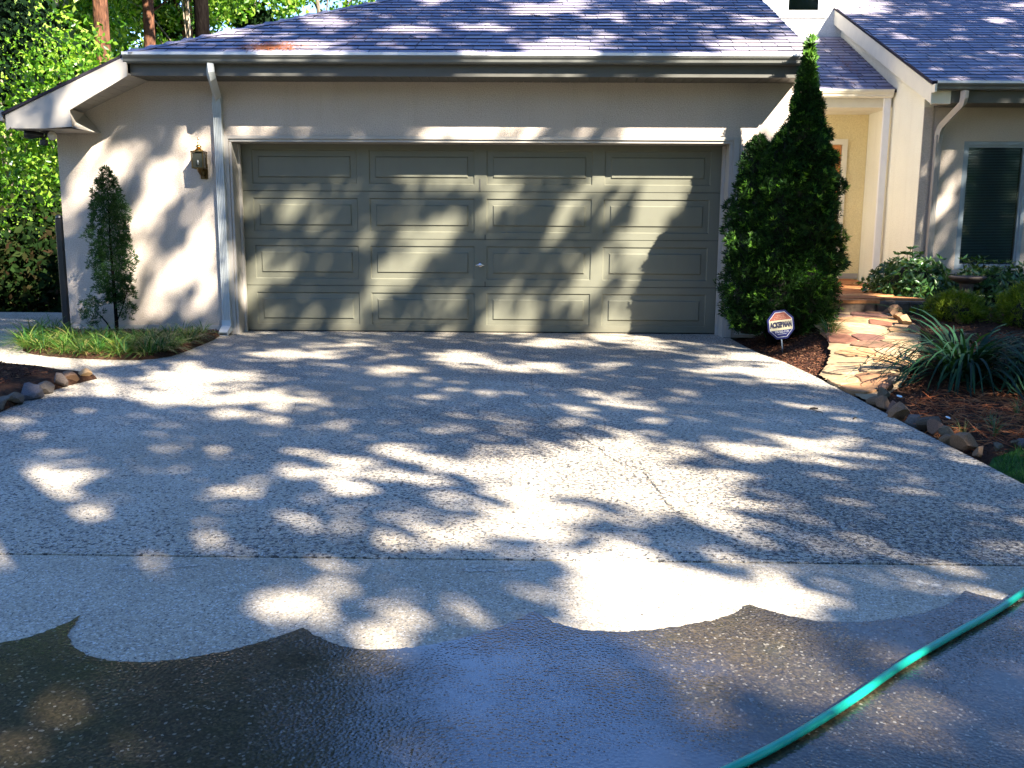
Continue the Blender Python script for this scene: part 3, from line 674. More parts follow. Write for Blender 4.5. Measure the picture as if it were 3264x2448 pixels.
# shingles on the front slope: first the 300 largest as pieces, the rest joined
slope = math.atan(S45); cs, sn = math.cos(slope), math.sin(slope)
EXP = 0.152; TW = 0.30
def shingle_vs(w, d=0.17, t0=0.012, t1=0.003):
    return [(0,0,0),(w,0,0),(w,d,0),(0,d,0),(0,0,t0),(w,0,t0),(w,d,t1),(0,d,t1)]
BOXF = [(0,3,2,1),(4,5,6,7),(0,1,5,4),(1,2,6,5),(2,3,7,6),(3,0,4,7)]
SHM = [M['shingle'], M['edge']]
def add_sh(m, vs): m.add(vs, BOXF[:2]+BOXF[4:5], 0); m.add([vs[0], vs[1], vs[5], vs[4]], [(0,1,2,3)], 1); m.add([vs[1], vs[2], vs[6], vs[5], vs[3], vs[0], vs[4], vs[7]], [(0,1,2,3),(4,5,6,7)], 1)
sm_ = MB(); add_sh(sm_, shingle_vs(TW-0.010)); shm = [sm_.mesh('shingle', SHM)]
def sl_pt(x, u, eave_y, eave_z, c, s_): return (x, eave_y+u*c, eave_z+u*s_)
count = 0; rest = MB(); rs = random.Random(4)
course = 0; u = -0.01
while True:
    y = -0.5+u*cs
    if y > 3.6: break
    x = -5.0+(course % 2)*TW/2+(course*0.113 % 0.1)
    while x < RX:
        ok = xh(y)-0.02 < x and x+TW < RX+0.03
        part_l = (not ok) and (x+TW > xh(y)+0.05) and x < RX-0.05
        dz = rs.random()*0.002; dr = rs.gauss(0, .004)
        if ok and count < 300:
            o = link('shingle', shm[0], groof, (x, y-sn*0.0015, 2.945+u*sn+0.0015+dz)); o.rotation_euler = (slope-0.02, 0, dr); count += 1
        elif ok or part_l:
            x0 = max(x, xh(y)+0.02); x1 = min(x+TW-0.010, RX)
            if x1-x0 > 0.03:
                vs = []
                for (a, b, c) in shingle_vs(x1-x0):
                    vs.append((x0+a, y+b*cs-c*sn, 2.945+(u+b)*sn+c*cs+0.002+dz))
                add_sh(rest, vs)
        x += TW
    u += EXP; course += 1
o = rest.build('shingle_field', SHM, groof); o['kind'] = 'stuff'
# hip caps
hc = MB()
for k in range(26):
    t0 = k*0.15; t1 = t0+0.19
    if -0.5+t1 > 3.7: break
    a = (xh(-0.5+t0), -0.5+t0, zr(-0.5+t0)+0.018); b = (xh(-0.5+t1), -0.5+t1, zr(-0.5+t1)+0.010)
    hc.add([(a[0]-0.09, a[1]+0.06, a[2]-0.04), a, (a[0]+0.08, a[1]-0.06, a[2]-0.022), (b[0]-0.09, b[1]+0.06, b[2]-0.04), b, (b[0]+0.08, b[1]-0.06, b[2]-0.022)], [(0,1,4,3),(1,2,5,4),(0,2,1)])
o = hc.build('hip_cap', M['shingle'], lroof); o['kind'] = 'stuff'
# --- eave: gutter, fascia, soffit
def kgutter(x0, x1, y, z, mat, parent=None, label=None):
    """K-style profile, outer lip at y, top at z, body depth 0.11"""
    pr = [(y+0.11, z), (y+0.11, z-0.10), (y+0.035, z-0.10), (y+0.022, z-0.085), (y+0.020, z-0.062), (y+0.004, z-0.042), (y, z-0.030), (y, z), (y+0.012, z), (y+0.012, z-0.02), (y+0.10, z-0.05), (y+0.10, z)]
    m = MB(); m.prism(pr, 'x', x0, x1); g = part(m, 'gutter', mat, parent, label)
    m = MB(); m.box(x0, x1, y-0.006, y-0.0005, z-0.024, z+0.004); m.build('gutter_lip_highlight', M['white'] if mat != M['gutter_cream'] else mat, g); return g  # pale strip added along the lip to paint its sunlit highlight
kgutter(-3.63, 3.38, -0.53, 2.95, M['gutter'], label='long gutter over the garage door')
m = MB(); m.box(-3.60, 3.36, -0.418, -0.395, 2.735, 2.925); part(m, 'fascia', M['fascia'])
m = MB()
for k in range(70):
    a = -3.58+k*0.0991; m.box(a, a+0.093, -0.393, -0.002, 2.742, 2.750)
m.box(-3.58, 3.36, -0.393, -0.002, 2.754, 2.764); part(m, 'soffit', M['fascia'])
# gable end closing of eave on the right
m = MB(); m.prism([(-0.395,2.742),(0.0,2.742),(5.4,2.80),(5.4,3.2),(4.15,4.98),(-0.42,2.925)], 'x', 3.362, 3.385); part(m, 'fascia', M['trim'])
m = MB(); m.prism([(0.302,2.86),(5.4,2.86),(4.2,4.95),(0.302,3.2)], 'x', 3.30, 3.36); part(m, 'gable', M['stucco_white'])
# left rake: fascia board, raked soffit, boxed return, side gutter profile
zt = lambda x: 2.945-0.032+S45*(x+3.61)
m = MB(); m.prism([(-3.60,zt(-3.60)),(-4.90,zt(-4.90)),(-4.90,zt(-4.90)-0.165),(-4.84,2.215),(-4.52,2.215),(-3.60,2.72)][::-1], 'y', -0.50, -0.475); part(m, 'rake_board', M['trim'], label='sloping fascia board at the left end of the eave')
m = MB(); m.prism([(-4.52,2.19),(-4.84,2.19),(-4.84,2.213),(-4.36,2.455),(-4.22,2.41),(-4.20,2.21)], 'y', -0.515, -0.503); 
m.add([(-4.205,-0.515,2.20),(-4.23,-0.515,2.40),(-4.30,-0.02,2.40),(-4.12,-0.02,2.19)], [(0,1,2,3)]); m.add([(-4.84,-0.515,2.19),(-4.205,-0.515,2.19),(-4.12,-0.02,2.19),(-4.84,-0.02,2.19)], [(0,1,2,3)])
part(m, 'eave_return', M['trim'], label='boxed eave return at the left corner')
m = MB()
for k in range(11):
    a = -4.50+k*0.083; b = a+0.078; f = lambda x: 2.745+S45*(x+3.60)-0.01
    m.add([(a,-0.474,f(a)),(b,-0.474,f(b)),(b,-0.002,f(b)),(a,-0.002,f(a)),(a,-0.474,f(a)+0.01),(b,-0.474,f(b)+0.01),(b,-0.002,f(b)+0.01),(a,-0.002,f(a)+0.01)], BOXF)
part(m, 'soffit', M['trim'], label='raked vented soffit at the left end')
m = MB(); m.box(-4.86, -4.63, -0.018, 8.0, 2.195, 2.22); m.box(-4.93, -4.86, -0.46, 8.6, 2.20, 2.37); part(m, 'fascia', M['trim'])
m = MB(); m.prism([(-4.93,2.375),(-4.93,2.27),(-5.0,2.27),(-5.03,2.32),(-5.045,2.375)], 'y', -0.5, 8.6); part(m, 'gutter', M['trim'], label='gutter end seen in profile at the far left eave')
# --- downspout with offset elbow
def ribbed(m, x0, x1, y0, y1, z0, z1, n=5):
    m.box(x0, x1, y0+0.008, y1, z0, z1); w = (x1-x0)/n
    for k in range(n): m.box(x0+k*w+0.003, x0+(k+1)*w-0.003, y0, y0+0.0078, z0, z1)
m = MB()
ribbed(m, -2.875, -2.785, -0.072, -0.008, 0.14, 2.58)
m.tube([(-2.745,-0.47,2.85),(-2.745,-0.47,2.77),(-2.75,-0.43,2.72),(-2.815,-0.10,2.60),(-2.83,-0.045,2.56),(-2.83,-0.04,2.50)], [0.046,0.046,0.047,0.047,0.047,0.046], 4)
ribbed(m, -2.88, -2.78, -0.078, -0.004, 2.40, 2.52)
m.prism([(-0.006,0.16),(-0.074,0.16),(-0.085,0.10),(-0.21,0.045),(-0.20,-0.0),(-0.03,0.04)], 'x', -2.88, -2.78)
part(m, 'downspout', M['downspout'], label='white downspout left of the garage door')
m = MB(); m.box(-2.872, -2.788, -0.2065, -0.19, 0.012, 0.040); part(m, 'outlet', M['black'])

# --- porch
m = MB(); m.box(3.44, 5.597, 3.95, 4.15, 0.2, 3.4); part(m, 'wall', M['stucco_entry_glow'], label='warm lit back wall of the entry porch')
m = MB(); m.box(3.44, 5.58, 3.935, 3.948, 0.46, 0.54); part(m, 'base_trim', M['trim'])
# wing side wall up to the roof underside
zw = lambda y: 2.97+0.44*(y-1.5)
m = MB(); m.prism([(2.0,0.0),(8.0,0.0),(8.0,zw(8.0)-0.06),(2.0,zw(2.0)-0.06)], 'x', 5.60, 5.72); part(m, 'wall', M['stucco_side_lit'], label='side wall of the right wing beside the porch')
m = MB(); m.box(3.44, 5.597, 3.08, 3.16, 2.88, 3.04); part(m, 'porch_beam', M['cream'])
m = MB()
for k in range(22):
    a = 3.45+k*0.0975; m.box(a, a+0.092, 3.162, 3.948, 2.885, 2.893)
m.box(3.45, 5.597, 3.162, 3.948, 2.897, 2.905); part(m, 'porch_ceiling', M['cream'])
kgutter(3.50, 5.56, 2.93, 3.10, M['gutter_cream'], label='cream gutter of the porch roof')
proof = part(roof_prism([(3.45,2.95,3.095),(5.597,2.95,3.095),(5.597,5.495,3.095+2.545*0.47),(3.45,5.495,3.095+2.545*0.47)]), 'roof', [M['shingle'], M['edge']], label='small porch roof between garage and wing')
wroof = part(roof_prism([(5.46,1.48,2.985),(13,1.48,2.985),(13,9.5,zw(9.5)+.015),(5.86,9.5,zw(9.5)+.015),(5.86,5.497,zw(5.497)+.015),(5.46,5.497,zw(5.497)+.015)]), 'roof', [M['shingle'], M['edge']], label='large roof of the right wing')
def field(x0, x1, y0, z0, k_, y1, parent):
    a = math.atan(k_); c, s_ = math.cos(a), math.sin(a); m = MB(); u = -0.005; n = 0
    while y0+u*c < y1:
        x = x0-TW*rs.random()
        while x < x1:
            a0 = max(x, x0); a1 = min(x+TW-0.010, x1); dz = rs.random()*0.002
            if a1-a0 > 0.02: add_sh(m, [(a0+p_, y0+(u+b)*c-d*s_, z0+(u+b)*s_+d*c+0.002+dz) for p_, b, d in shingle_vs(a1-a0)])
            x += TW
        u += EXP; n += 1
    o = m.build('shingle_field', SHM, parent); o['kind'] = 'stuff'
field(3.46, 5.59, 2.95, 3.095, 0.47, 5.3, proof)
field(5.46, 9.3, 1.48, 2.985, 0.44, 5.35, wroof); field(5.87, 9.3, 5.44, zw(5.44)+.015, 0.44, 8.0, wroof)
# wing rake board (faces the porch) and its soffit
m = MB(); m.prism([(1.52,2.735),(1.52,2.955),(9.4,zw(9.4)-0.02),(9.4,zw(9.4)-0.25)], 'x', 5.475, 5.50); part(m, 'rake_board', M['cream'], label='pale rake board up the left edge of the wing roof')
m = MB(); m.prism([(1.55,2.735),(1.55,2.75),(9.4,zw(9.4)-0.235),(9.4,zw(9.4)-0.25)], 'x', 5.502, 5.598); part(m, 'soffit', M['cream'])
m = MB(); m.box(5.502, 5.72, 1.525, 1.60, 2.735, 2.95); m.box(5.475, 5.50, 1.42, 1.518, 2.86, 2.955); part(m, 'fascia', M['cream'])
# wing front wall with the window hole
m = MB(); m.box(5.722, 6.15, 2.0, 2.15, -0.1, 2.80); m.box(7.0, 12.8, 2.0, 2.15, -0.1, 2.80); m.box(6.15, 7.0, 2.0, 2.15, -0.1, 0.69); m.box(6.15, 7.0, 2.0, 2.15, 2.33, 2.80)
part(m, 'wall', M['stucco'], label='shaded stucco front wall of the right wing')
m = MB(); m.box(5.602, 5.718, 1.985, 1.998, 0.0, 2.75); part(m, 'corner_board', M['stucco'])
m = MB(); m.box(5.73, 12.7, 1.988, 1.9985, 0.385, 0.40); part(m, 'base_trim', M['trim'])
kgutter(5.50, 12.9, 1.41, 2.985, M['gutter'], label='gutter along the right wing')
m = MB(); m.box(5.722, 12.9, 1.522, 1.545, 2.745, 2.955); part(m, 'fascia', M['fascia'])
m = MB(); m.box(5.722, 12.9, 1.547, 1.998, 2.750, 2.762); part(m, 'soffit', M['fascia'])
# wing downspout
m = MB(); m.tube([(5.86,1.47,2.88),(5.86,1.47,2.80),(5.86,1.50,2.74),(5.80,1.90,2.52),(5.79,1.94,2.44),(5.79,1.95,2.3)], [0.048]*6, 4)
ribbed(m, 5.75, 5.83, 1.915, 1.983, 0.3, 2.40, 4); part(m, 'downspout', M['trim'], label='downspout at the corner of the right wing')
# porch downspout: white
m = MB(); m.box(5.47, 5.555, 3.02, 3.075, 0.46, 3.0); m.box(5.556, 5.562, 3.03, 3.07, 0.46, 3.0); part(m, 'downspout', M['white'], label='white downspout at the porch corner')
# upper storey
m = MB(); m.box(3.0, 4.66, 5.50, 5.70, 3.0, 6.1); m.box(5.294, 5.85, 5.50, 5.70, 3.0, 6.1); m.box(4.66, 5.294, 5.50, 5.70, 3.0, 4.63); m.box(4.66, 5.294, 5.50, 5.70, 5.75, 6.1)
part(m, 'wall', M['stucco_white'], label='bright white upper storey wall')
m = MB(); m.box(5.852, 5.86, 5.51, 9.0, 4.7, 6.1); m.box(2.99, 2.998, 5.51, 9.0, 3.0, 6.1); part(m, 'wall', M['stucco_white'])
part(roof_prism([(2.6,5.1,5.98),(6.3,5.1,5.98),(6.3,9.2,7.9),(2.6,9.2,7.9)], 0.12), 'roof', [M['shingle'], M['edge']], label='roof of the upper storey')

# --- windows
def window(x0, x1, z0, z1, y, mat, blind=True, label=None, d=0.0):
    m = MB(); w = 0.045
    m.box(x0+0.002, x0+w, y+d, y+d+0.06, z0+0.002, z1-0.002); m.box(x1-w, x1-0.002, y+d, y+d+0.06, z0+0.002, z1-0.002)
    m.box(x0+w, x1-w, y+d, y+d+0.06, z0+0.002, z0+w); m.box(x0+w, x1-w, y+d, y+d+0.06, z1-w, z1-0.002)
    f = part(m, 'window', mat, label=label)
    m = MB(); i = w; j = w+0.03
    m.box(x0+i, x0+j, y+d+0.02, y+d+0.055, z0+i, z1-i); m.box(x1-j, x1-i, y+d+0.02, y+d+0.055, z0+i, z1-i)
    m.box(x0+j, x1-j, y+d+0.02, y+d+0.055, z0+i, z0+j); m.box(x0+j, x1-j, y+d+0.02, y+d+0.055, z1-j, z1-i); m.build('sash', mat, f)
    m = MB(); m.add([(x0+j,y+d+0.035,z0+j),(x1-j,y+d+0.035,z0+j),(x1-j,y+d+0.035,z1-j),(x0+j,y+d+0.035,z1-j)], [(0,1,2,3)])
    g = m.build('pane', M['winpane'], f)
    m = MB()
    if blind:
        z = z0+j+0.01; n = 0
        while z < z1-j-0.01:
            m.add([(x0+j+0.01,y+d+0.07,z),(x1-j-0.01,y+d+0.07,z),(x1-j-0.01,y+d+0.088,z+0.012),(x0+j+0.01,y+d+0.088,z+0.012)], [(0,1,2,3)]); z += 0.02
        o = m.build('blind_slats', M['blind'], f); o['kind'] = 'stuff'
        m = MB()
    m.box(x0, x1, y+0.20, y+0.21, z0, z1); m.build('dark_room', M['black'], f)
    return f
t = NT('window_pane'); t.set((0.02, 0.03, 0.032), 0.03, spec=0.9)
gl = t.n('ShaderNodeBsdfGlossy'); gl.inputs['Roughness'].default_value = 0.06; gl.inputs['Color'].default_value = (0.6, 0.7, 0.72, 1)
tr = t.n('ShaderNodeBsdfTransparent'); tr.inputs['Color'].default_value = (0.75, 0.85, 0.86, 1)
fz = t.n('ShaderNodeFresnel'); fz.inputs['IOR'].default_value = 1.45
ms = t.n('ShaderNodeMixShader'); t.l(fz.outputs[0], ms.inputs[0]); t.l(tr.outputs[0], ms.inputs[1]); t.l(gl.outputs[0], ms.inputs[2]); t.l(ms.outputs[0], t.out.inputs[0]); M['winpane'] = t.m
window(6.15, 7.0, 0.69, 2.33, 2.0, M['winframe'], label='tall dark window with lowered blinds beside the porch')
window(4.66, 5.294, 4.63, 5.75, 5.5, M['white'], False, label='small dark window in the white upper wall')
m = MB(); m.box(6.10, 7.05, 1.975, 1.998, 0.635, 0.685); part(m, 'window_sill', M['trim'])
m = MB(); m.box(4.61, 4.658, 5.485, 5.498, 4.58, 5.8); m.box(5.296, 5.345, 5.485, 5.498, 4.58, 5.8); m.box(4.66, 5.294, 5.485, 5.498, 4.58, 4.628); part(m, 'window_trim', M['white'])
# --- front door of the porch
m = MB(); m.box(4.20, 4.27, 3.915, 3.947, 0.46, 2.53); m.box(5.22, 5.30, 3.915, 3.947, 0.46, 2.53); m.box(4.27, 5.22, 3.915, 3.947, 2.45, 2.53); part(m, 'door_frame', M['cream'], label='pale frame of the front door')
m = MB(); m.box(4.28, 4.40, 3.92, 3.945, 0.47, 2.44); m.box(5.08, 5.21, 3.92, 3.945, 0.47, 2.44); m.box(4.40, 5.08, 3.92, 3.945, 0.47, 0.75); m.box(4.40, 5.08, 3.92, 3.945, 2.28, 2.44); m.box(4.72, 4.76, 3.922, 3.943, 0.75, 2.28)
fd = part(m, 'front_door', M['oak'], label='orange stained wooden front door with glass')
m = MB(); m.box(4.40, 5.08, 3.936, 3.942, 0.75, 2.28); m.build('pane', M['winglass'], fd)
m = MB(); m.lathe([(0.0,-0.02),(0.022,-0.015),(0.022,0.015),(0.0,0.02)], 10, (5.14,3.90,1.42)); m.build('door_knob', M['brass'], fd)

# ================================================================== OBJECTS
# --- green garden hose
HP = [(0.66,-8.66),(0.84,-8.54),(1.02,-8.411),(1.125,-8.332),(1.25,-8.227),(1.385,-8.105),(1.588,-7.91),(1.817,-7.713),(2.026,-7.539),(2.203,-7.373),(2.45,-7.12),(2.75,-6.88),(3.2,-6.7)]
def smooth_path(P, n=6):
    out = []
    for i in range(len(P)-1):
        p0, p1, p2, p3 = P[max(i-1,0)], P[i], P[i+1], P[min(i+2,len(P)-1)]
        for j in range(n):
            t = j/n; out.append(tuple(0.5*((2*b)+(-a+c)*t+(2*a-5*b+4*c-d)*t*t+(-a+3*b-3*c+d)*t**3) for a, b, c, d in zip(p0, p1, p2, p3)))
    out.append(P[-1]); return out
hp = smooth_path([(x, y, 0.018+(0.03 if x > 2.9 else 0)) for x, y in HP]); m = MB(); m.tube(hp, 0.0108, 12)
tag(m.build('garden_hose', M['hose'], None, True), 'teal green garden hose lying across the wet concrete at lower right', 'hose')

# --- brass wall lantern
LX, LY = -3.03, -0.12
L = empty('wall_lantern', (LX, 0, 1.75)); tag(L, 'brass and glass coach lantern on the wall left of the downspout', 'wall lamp')
m = MB(); m.lathe([(0.0,0.0),(0.016,0.005),(0.016,0.0),(0.034,0.004),(0.034,0.012),(0.012,0.03),(0.006,0.04),(0.012,0.048),(0.012,0.058),(0.005,0.066),(0.005,0.085),(0.009,0.092),(0.009,0.100),(0.0,0.118)], 12, (0,LY,0.285)); 
m.build('finial', M['brass'], L, True)
m = MB(); m.lathe([(0.062,0.0),(0.060,0.008),(0.035,0.035),(0.018,0.05),(0.0,0.052)], 12, (0,LY,0.235)); m.build('cap', M['brass'], L, True)
fr = MB(); hw = 0.062
for a, b in ((-1,-1),(1,-1),(1,1),(-1,1)):
    fr.tube([(a*hw, LY+b*hw, 0.245), (a*hw*0.93, LY+b*hw*0.93, 0.065)], 0.0065, 6)
for z, k in ((0.235, 1.0), (0.062, 0.93)):
    w = hw*k+0.006; fr.box(-w, w, LY-w, LY-w+0.012, z, z+0.012); fr.box(-w, w, LY+w-0.012, LY+w, z, z+0.012)
    fr.box(-w, -w+0.012, LY-w+0.013, LY+w-0.013, z, z+0.012); fr.box(w-0.012, w, LY-w+0.013, LY+w-0.013, z, z+0.012)
fr.build('cage', M['darkbrass'], L)
m = MB(); m.box(-0.055, 0.055, LY-0.055, LY+0.055, 0.076, 0.232); m.build('glass', M['lampglass'], L)
m = MB(); m.lathe([(0.0,0.0),(0.010,0.0),(0.010,0.05),(0.0,0.052)], 8, (0.006,LY-0.062,0.10)); m.build('bulb', M['bulb'], L, True)
m = MB(); m.tube([(0,LY,0.065),(0,LY,0.035),(0.01,LY+0.04,-0.015),(0.015,-0.03,-0.02),(0.015,-0.012,0.03)], [0.03,0.022,0.012,0.012,0.012], 8); m.box(-0.03, 0.05, -0.012, -0.001, -0.04, 0.12); m.build('arm', M['darkbrass'], L)

# --- flood lights
Fl = empty('flood_light', (-4.62,-0.25,2.19)); tag(Fl, 'black twin floodlight hung under the left eave corner', 'flood light')
m = MB(); m.lathe([(0.0,0.0),(0.05,0.0),(0.05,-0.02),(0.0,-0.03)], 12); m.tube([(0,0,-0.01),(0,0,-0.06),(-0.03,-0.02,-0.09)], 0.014, 8); m.build('mount', M['black'], Fl)
m = MB(); m.tube([(-0.02,-0.01,-0.045),(-0.09,-0.02,-0.04),(-0.14,-0.03,-0.04),(-0.20,-0.04,-0.035)], [0.025,0.035,0.048,0.045], 12); m.build('lamp_head', M['black'], Fl, True)
m = MB(); m.tube([(0.02,0.0,-0.04),(0.08,-0.02,-0.05),(0.105,-0.07,-0.055)], [0.022,0.032,0.050], 14); h2 = m.build('lamp_head', M['black'], Fl, True)
m = MB(); m.tube([(0.105,-0.071,-0.055),(0.108,-0.082,-0.0555)], [0.048,0.044], 16); m.build('lens', M['floodlens'], h2, True)
m = MB(); m.box(-0.05, 0.02, -0.05, 0.01, -0.15, -0.09); m.build('motion_sensor', M['black'], Fl, bevel=0.008)

# --- black post at the corner
Pp = empty('fence_post', (-4.70,0.06,0.0)); tag(Pp, 'slim black metal post standing against the left wall corner', 'post')
m = MB(); m.box(-0.035, 0.035, -0.035, 0.035, -0.05, 1.27); m.build('shaft', M['black'], Pp, bevel=0.006)
m = MB(); m.lathe([(0.038,0.0),(0.040,0.012),(0.030,0.035),(0.012,0.05),(0.0,0.052)], 10, (0,0,1.27)); m.build('post_cap', M['black'], Pp, True)
m = MB(); m.box(0.036, 0.05, -0.02, 0.0, 0.92, 0.95); m.build('latch', M['black'], Pp)

# --- security sign
Sg = empty('yard_sign', (3.10,-1.14,0.022)); tag(Sg, 'octagonal blue and cream security sign on a thin stake before the big cedar', 'sign')
Sg.rotation_euler = (math.radians(-6), math.radians(-7), math.radians(6))
def octa(r, x=0, z=0.245, ph=PI/8, sx=0.98, sz=1.04): return [(x+r*sx*math.cos(ph+k*PI/4), z+r*sz*math.sin(ph+k*PI/4)) for k in range(8)]
m = MB(); m.prism(octa(0.150), 'y', 0.0, 0.006); m.build('panel', M['sign_blue'], Sg, bevel=0.001)
m = MB(); m.prism(octa(0.130), 'y', -0.0008, -0.0002); m.build('border', M['sign_white'], Sg)
def clipz(poly, z0, z1):
    q = clip(poly, 0, 1, z1); return clip(q, 0, -1, -z0)
oc = octa(0.126)
for z0, z1, mt in ((0.245+0.045, 0.40, 'sign_red'), (0.245-0.055, 0.245+0.045, 'sign_cream'), (0.10, 0.245-0.055, 'sign_blue')):
    m = MB(); m.prism(clipz(oc, z0, z1), 'y', -0.0016, -0.0009); m.build('field', M[mt], Sg)
# painted brick house motif of the red field
m = MB()
for k, z in enumerate((0.305, 0.322, 0.339)): m.box(-0.07+0.012*k, 0.06-0.01*k, -0.0021, -0.0017, z, z+0.0012)
for k in range(7): m.box(-0.06+k*0.018, -0.059+k*0.018, -0.0021, -0.0017, 0.290+0.017*(k % 3), 0.305+0.017*(k % 3))
m.build('print', M['sign_cream'], Sg)
def text(body, size, x, z, mat, parent, sx=1.0, bold=0.0, tall=1.0):
    cu = bpy.data.curves.new('lettering', 'FONT'); cu.body = body; cu.size = size; cu.align_x = 'CENTER'; cu.align_y = 'CENTER'; cu.extrude = 0.0003; cu.offset = bold
    tmp = bpy.data.objects.new('tmp_text', cu); C.objects.link(tmp)
    me = bpy.data.meshes.new_from_object(tmp.evaluated_get(bpy.context.evaluated_depsgraph_get())); bpy.data.objects.remove(tmp)
    me.materials.clear(); me.materials.append(mat)
    w = max(v.co.x for v in me.vertices)-min(v.co.x for v in me.vertices)
    k = sx/w
    for v in me.vertices: v.co = Vector((v.co.x*k, v.co.z-0.0028, v.co.y*tall))
    for v in me.vertices: v.co.x += x; v.co.z += z
    me.flip_normals()
    return link('lettering', me, parent)
text('ACKERMAN', 0.058, 0, 0.245-0.003, M['sign_navy'], Sg, 0.225, 0.0045, 1.25)
text('770-552-1121', 0.030, 0.002, 0.245-0.072, M['sign_white'], Sg, 0.14, 0.0, 1.0)
m = MB(); m.box(-0.045, 0.05, -0.0026, -0.0018, 0.150, 0.1525); m.build('print', M['sign_white'], Sg)
m = MB(); m.box(-0.012, 0.000, 0.0065, 0.012, -0.10, 0.30); m.build('stake', M['winframe'], Sg)

# --- birdbath
B = empty('birdbath', (5.56,0.35,bed_z(5.56,0.35))); tag(B, 'dark stone birdbath among the shrubs below the window', 'birdbath')
m = MB(); m.lathe([(0.0,0.0),(0.11,0.0),(0.11,0.03),(0.075,0.06),(0.065,0.16),(0.075,0.27),(0.085,0.30),(0.0,0.31)], 20); m.build('pedestal', M['birdbath'], B, True)
m = MB(); m.lathe([(0.0,0.29),(0.08,0.295),(0.16,0.325),(0.195,0.355),(0.20,0.375),(0.185,0.378),(0.15,0.355),(0.0,0.335)], 28); m.build('bowl', M['birdbath'], B, True)
# --- boulder, tags, twigs
o = link('boulder', rock_mesh('boulder', 77, M['boulder'], 3), None, (4.62,-2.55,0.12)); o.scale = (0.30,0.26,0.24); tag(o, 'large dark boulder behind the arching daylily', 'boulder')
for (x, y, r, lb) in ((3.21,-4.55,0.6,'small white plastic plant tag in open mulch near the lawn'), (3.20,-3.80,0.2,'small white plastic plant tag beside the path corner stones')):
    m = MB(); m.prism([(-.022,-.008),(.0,-.014),(.022,-.006),(.020,.010),(0,.013),(-.02,.008)], 'z', 0, 0.002); o = m.build('plant_tag', M['paper']); o.location = (x, y, bed_z(x, y)+0.03); o.rotation_euler = (0.5, 0.2, r); tag(o, lb, 'plant tag')
m = MB(); m.tube([(0,0,.008),(.03,.008,.010),(.055,.004,.008)], [.007,.008,.005], 6); o = m.build('twig', M['twig']); o.location = (2.455,-4.17,0); tag(o, 'stubby dark twig with curled stem under it on the drive', 'twig')
m = MB(); m.tube([(.01,-.03,.004),(.03,-.08,.006),(.05,-.10,.004),(.035,-.16,.003)], .0022, 5); m.tube([(.03,-.08,.005),(.0,-.11,.004)], .0018, 4); m.build('stem', M['twig'], o)
m = MB(); m.tube([(0,0,.006),(.02,.03,.008),(.035,.045,.006)], [.005,.006,.004], 6); o = m.build('twig', M['twig']); o.location = (2.635,-4.49,0); tag(o, 'short dark twig on the drive nearest the edging rocks', 'twig')
m = MB(); m.tube([(0,0,.004),(.03,.02,.005),(.06,.015,.003)], .002, 5); o = m.build('twig', M['twig']); o.location = (2.50,-5.05,0); tag(o, 'hair thin twig lying alone lower on the drive', 'twig')
m = MB(); m.tube([(0,0,0),(.25,.06,.02),(.55,.05,.03)], [.008,.012,.006], 6); o = m.build('stick', M['bark_grey']); o.location = (3.22,-5.30,0.05); tag(o, 'pale dead stick along the edge of lawn and mulch', 'stick')

# --- fallen straw on the roofs
def litter(cx, cy, n, sx, sy, zf, label, rng, ln=0.09):
    P = np.stack([cx+rng.normal(size=n)*sx, cy+rng.normal(size=n)*sy, np.zeros(n)], 1)
    P[:,2] = [zf(x, y)+0.012+0.012*rng.random() for x, y in P[:, :2]]
    D = rng.normal(size=P.shape); D[:,2] = D[:,1]*0.45; D = unit(D); W = unit(np.cross(D, [0,-0.41,0.91])); L = (ln*(0.3+rng.random((n,1))))
    V = np.stack([P-D*L/2-W*.003, P-D*L/2+W*.003, P+D*L/2+W*.002, P+D*L/2-W*.002], 1).reshape(-1,3); F = np.arange(n*4).reshape(-1,4)
    tag(link('leaf_litter', npmesh('leaf_litter', V, F, M['straw'])), label, 'leaf litter', kind='stuff')
rl = np.random.default_rng(14)
litter(-2.15,-0.36,420,.20,.06, zr, 'rust brown pine straw heaped behind the gutter left of centre', rl) if False else None
zr2 = lambda x, y: zr(y)+0.008
litter(-2.15,-0.33,380,.17,.07, zr2, 'rusty straw heap behind the gutter at the left of the garage roof', rl)
litter(-0.85,0.05,45,.25,.15, zr2, 'thin scatter of brown straw at the middle of the garage roof', rl)
litter(-0.6,1.1,70,.5,.22, zr2, 'brown straw streaks high on the garage roof', rl)
litter(-1.3,0.8,40,.3,.2, zr2, 'sparse brown straw near the hip of the garage roof', rl)
zp = lambda x, y: 3.103+(y-2.95)*0.47
litter(5.25,4.0,170,.06,.28, zp, 'red brown leaves piled along the rake on the porch roof', rl, 0.05)
litter(5.0,3.25,50,.2,.12, zp, 'scattered red leaves low on the porch roof', rl, 0.05)
litter(4.75,4.9,50,.15,.2, zp, 'few red leaves high on the porch roof', rl, 0.05)
litter(7.5,3.0,40,.9,.5, lambda x, y: zw(y)+0.03, 'sparse brown straw on the right wing roof', rl)
m = MB(); m.tube([(-0.75,0.1,zr(0.1)+.02),(-0.6,-0.08,zr(-.08)+.03),(-0.65,-0.3,zr(-.3)+.02)], .004, 5); m.tube([(-0.6,-0.08,zr(-.08)+.03),(-0.35,0.02,zr(.02)+.02)], .003, 4); tag(m.build('fallen_branch', M['twig']), 'thin forked dead twig on the lower garage roof', 'branch')
m = MB(); m.tube([(0.55,1.05,zr(1.05)+.02),(0.95,0.75,zr(.75)+.04),(1.2,0.65,zr(.65)+.02)], .004, 5); tag(m.build('fallen_branch', M['twig']), 'long thin dead twig high on the garage roof', 'branch')

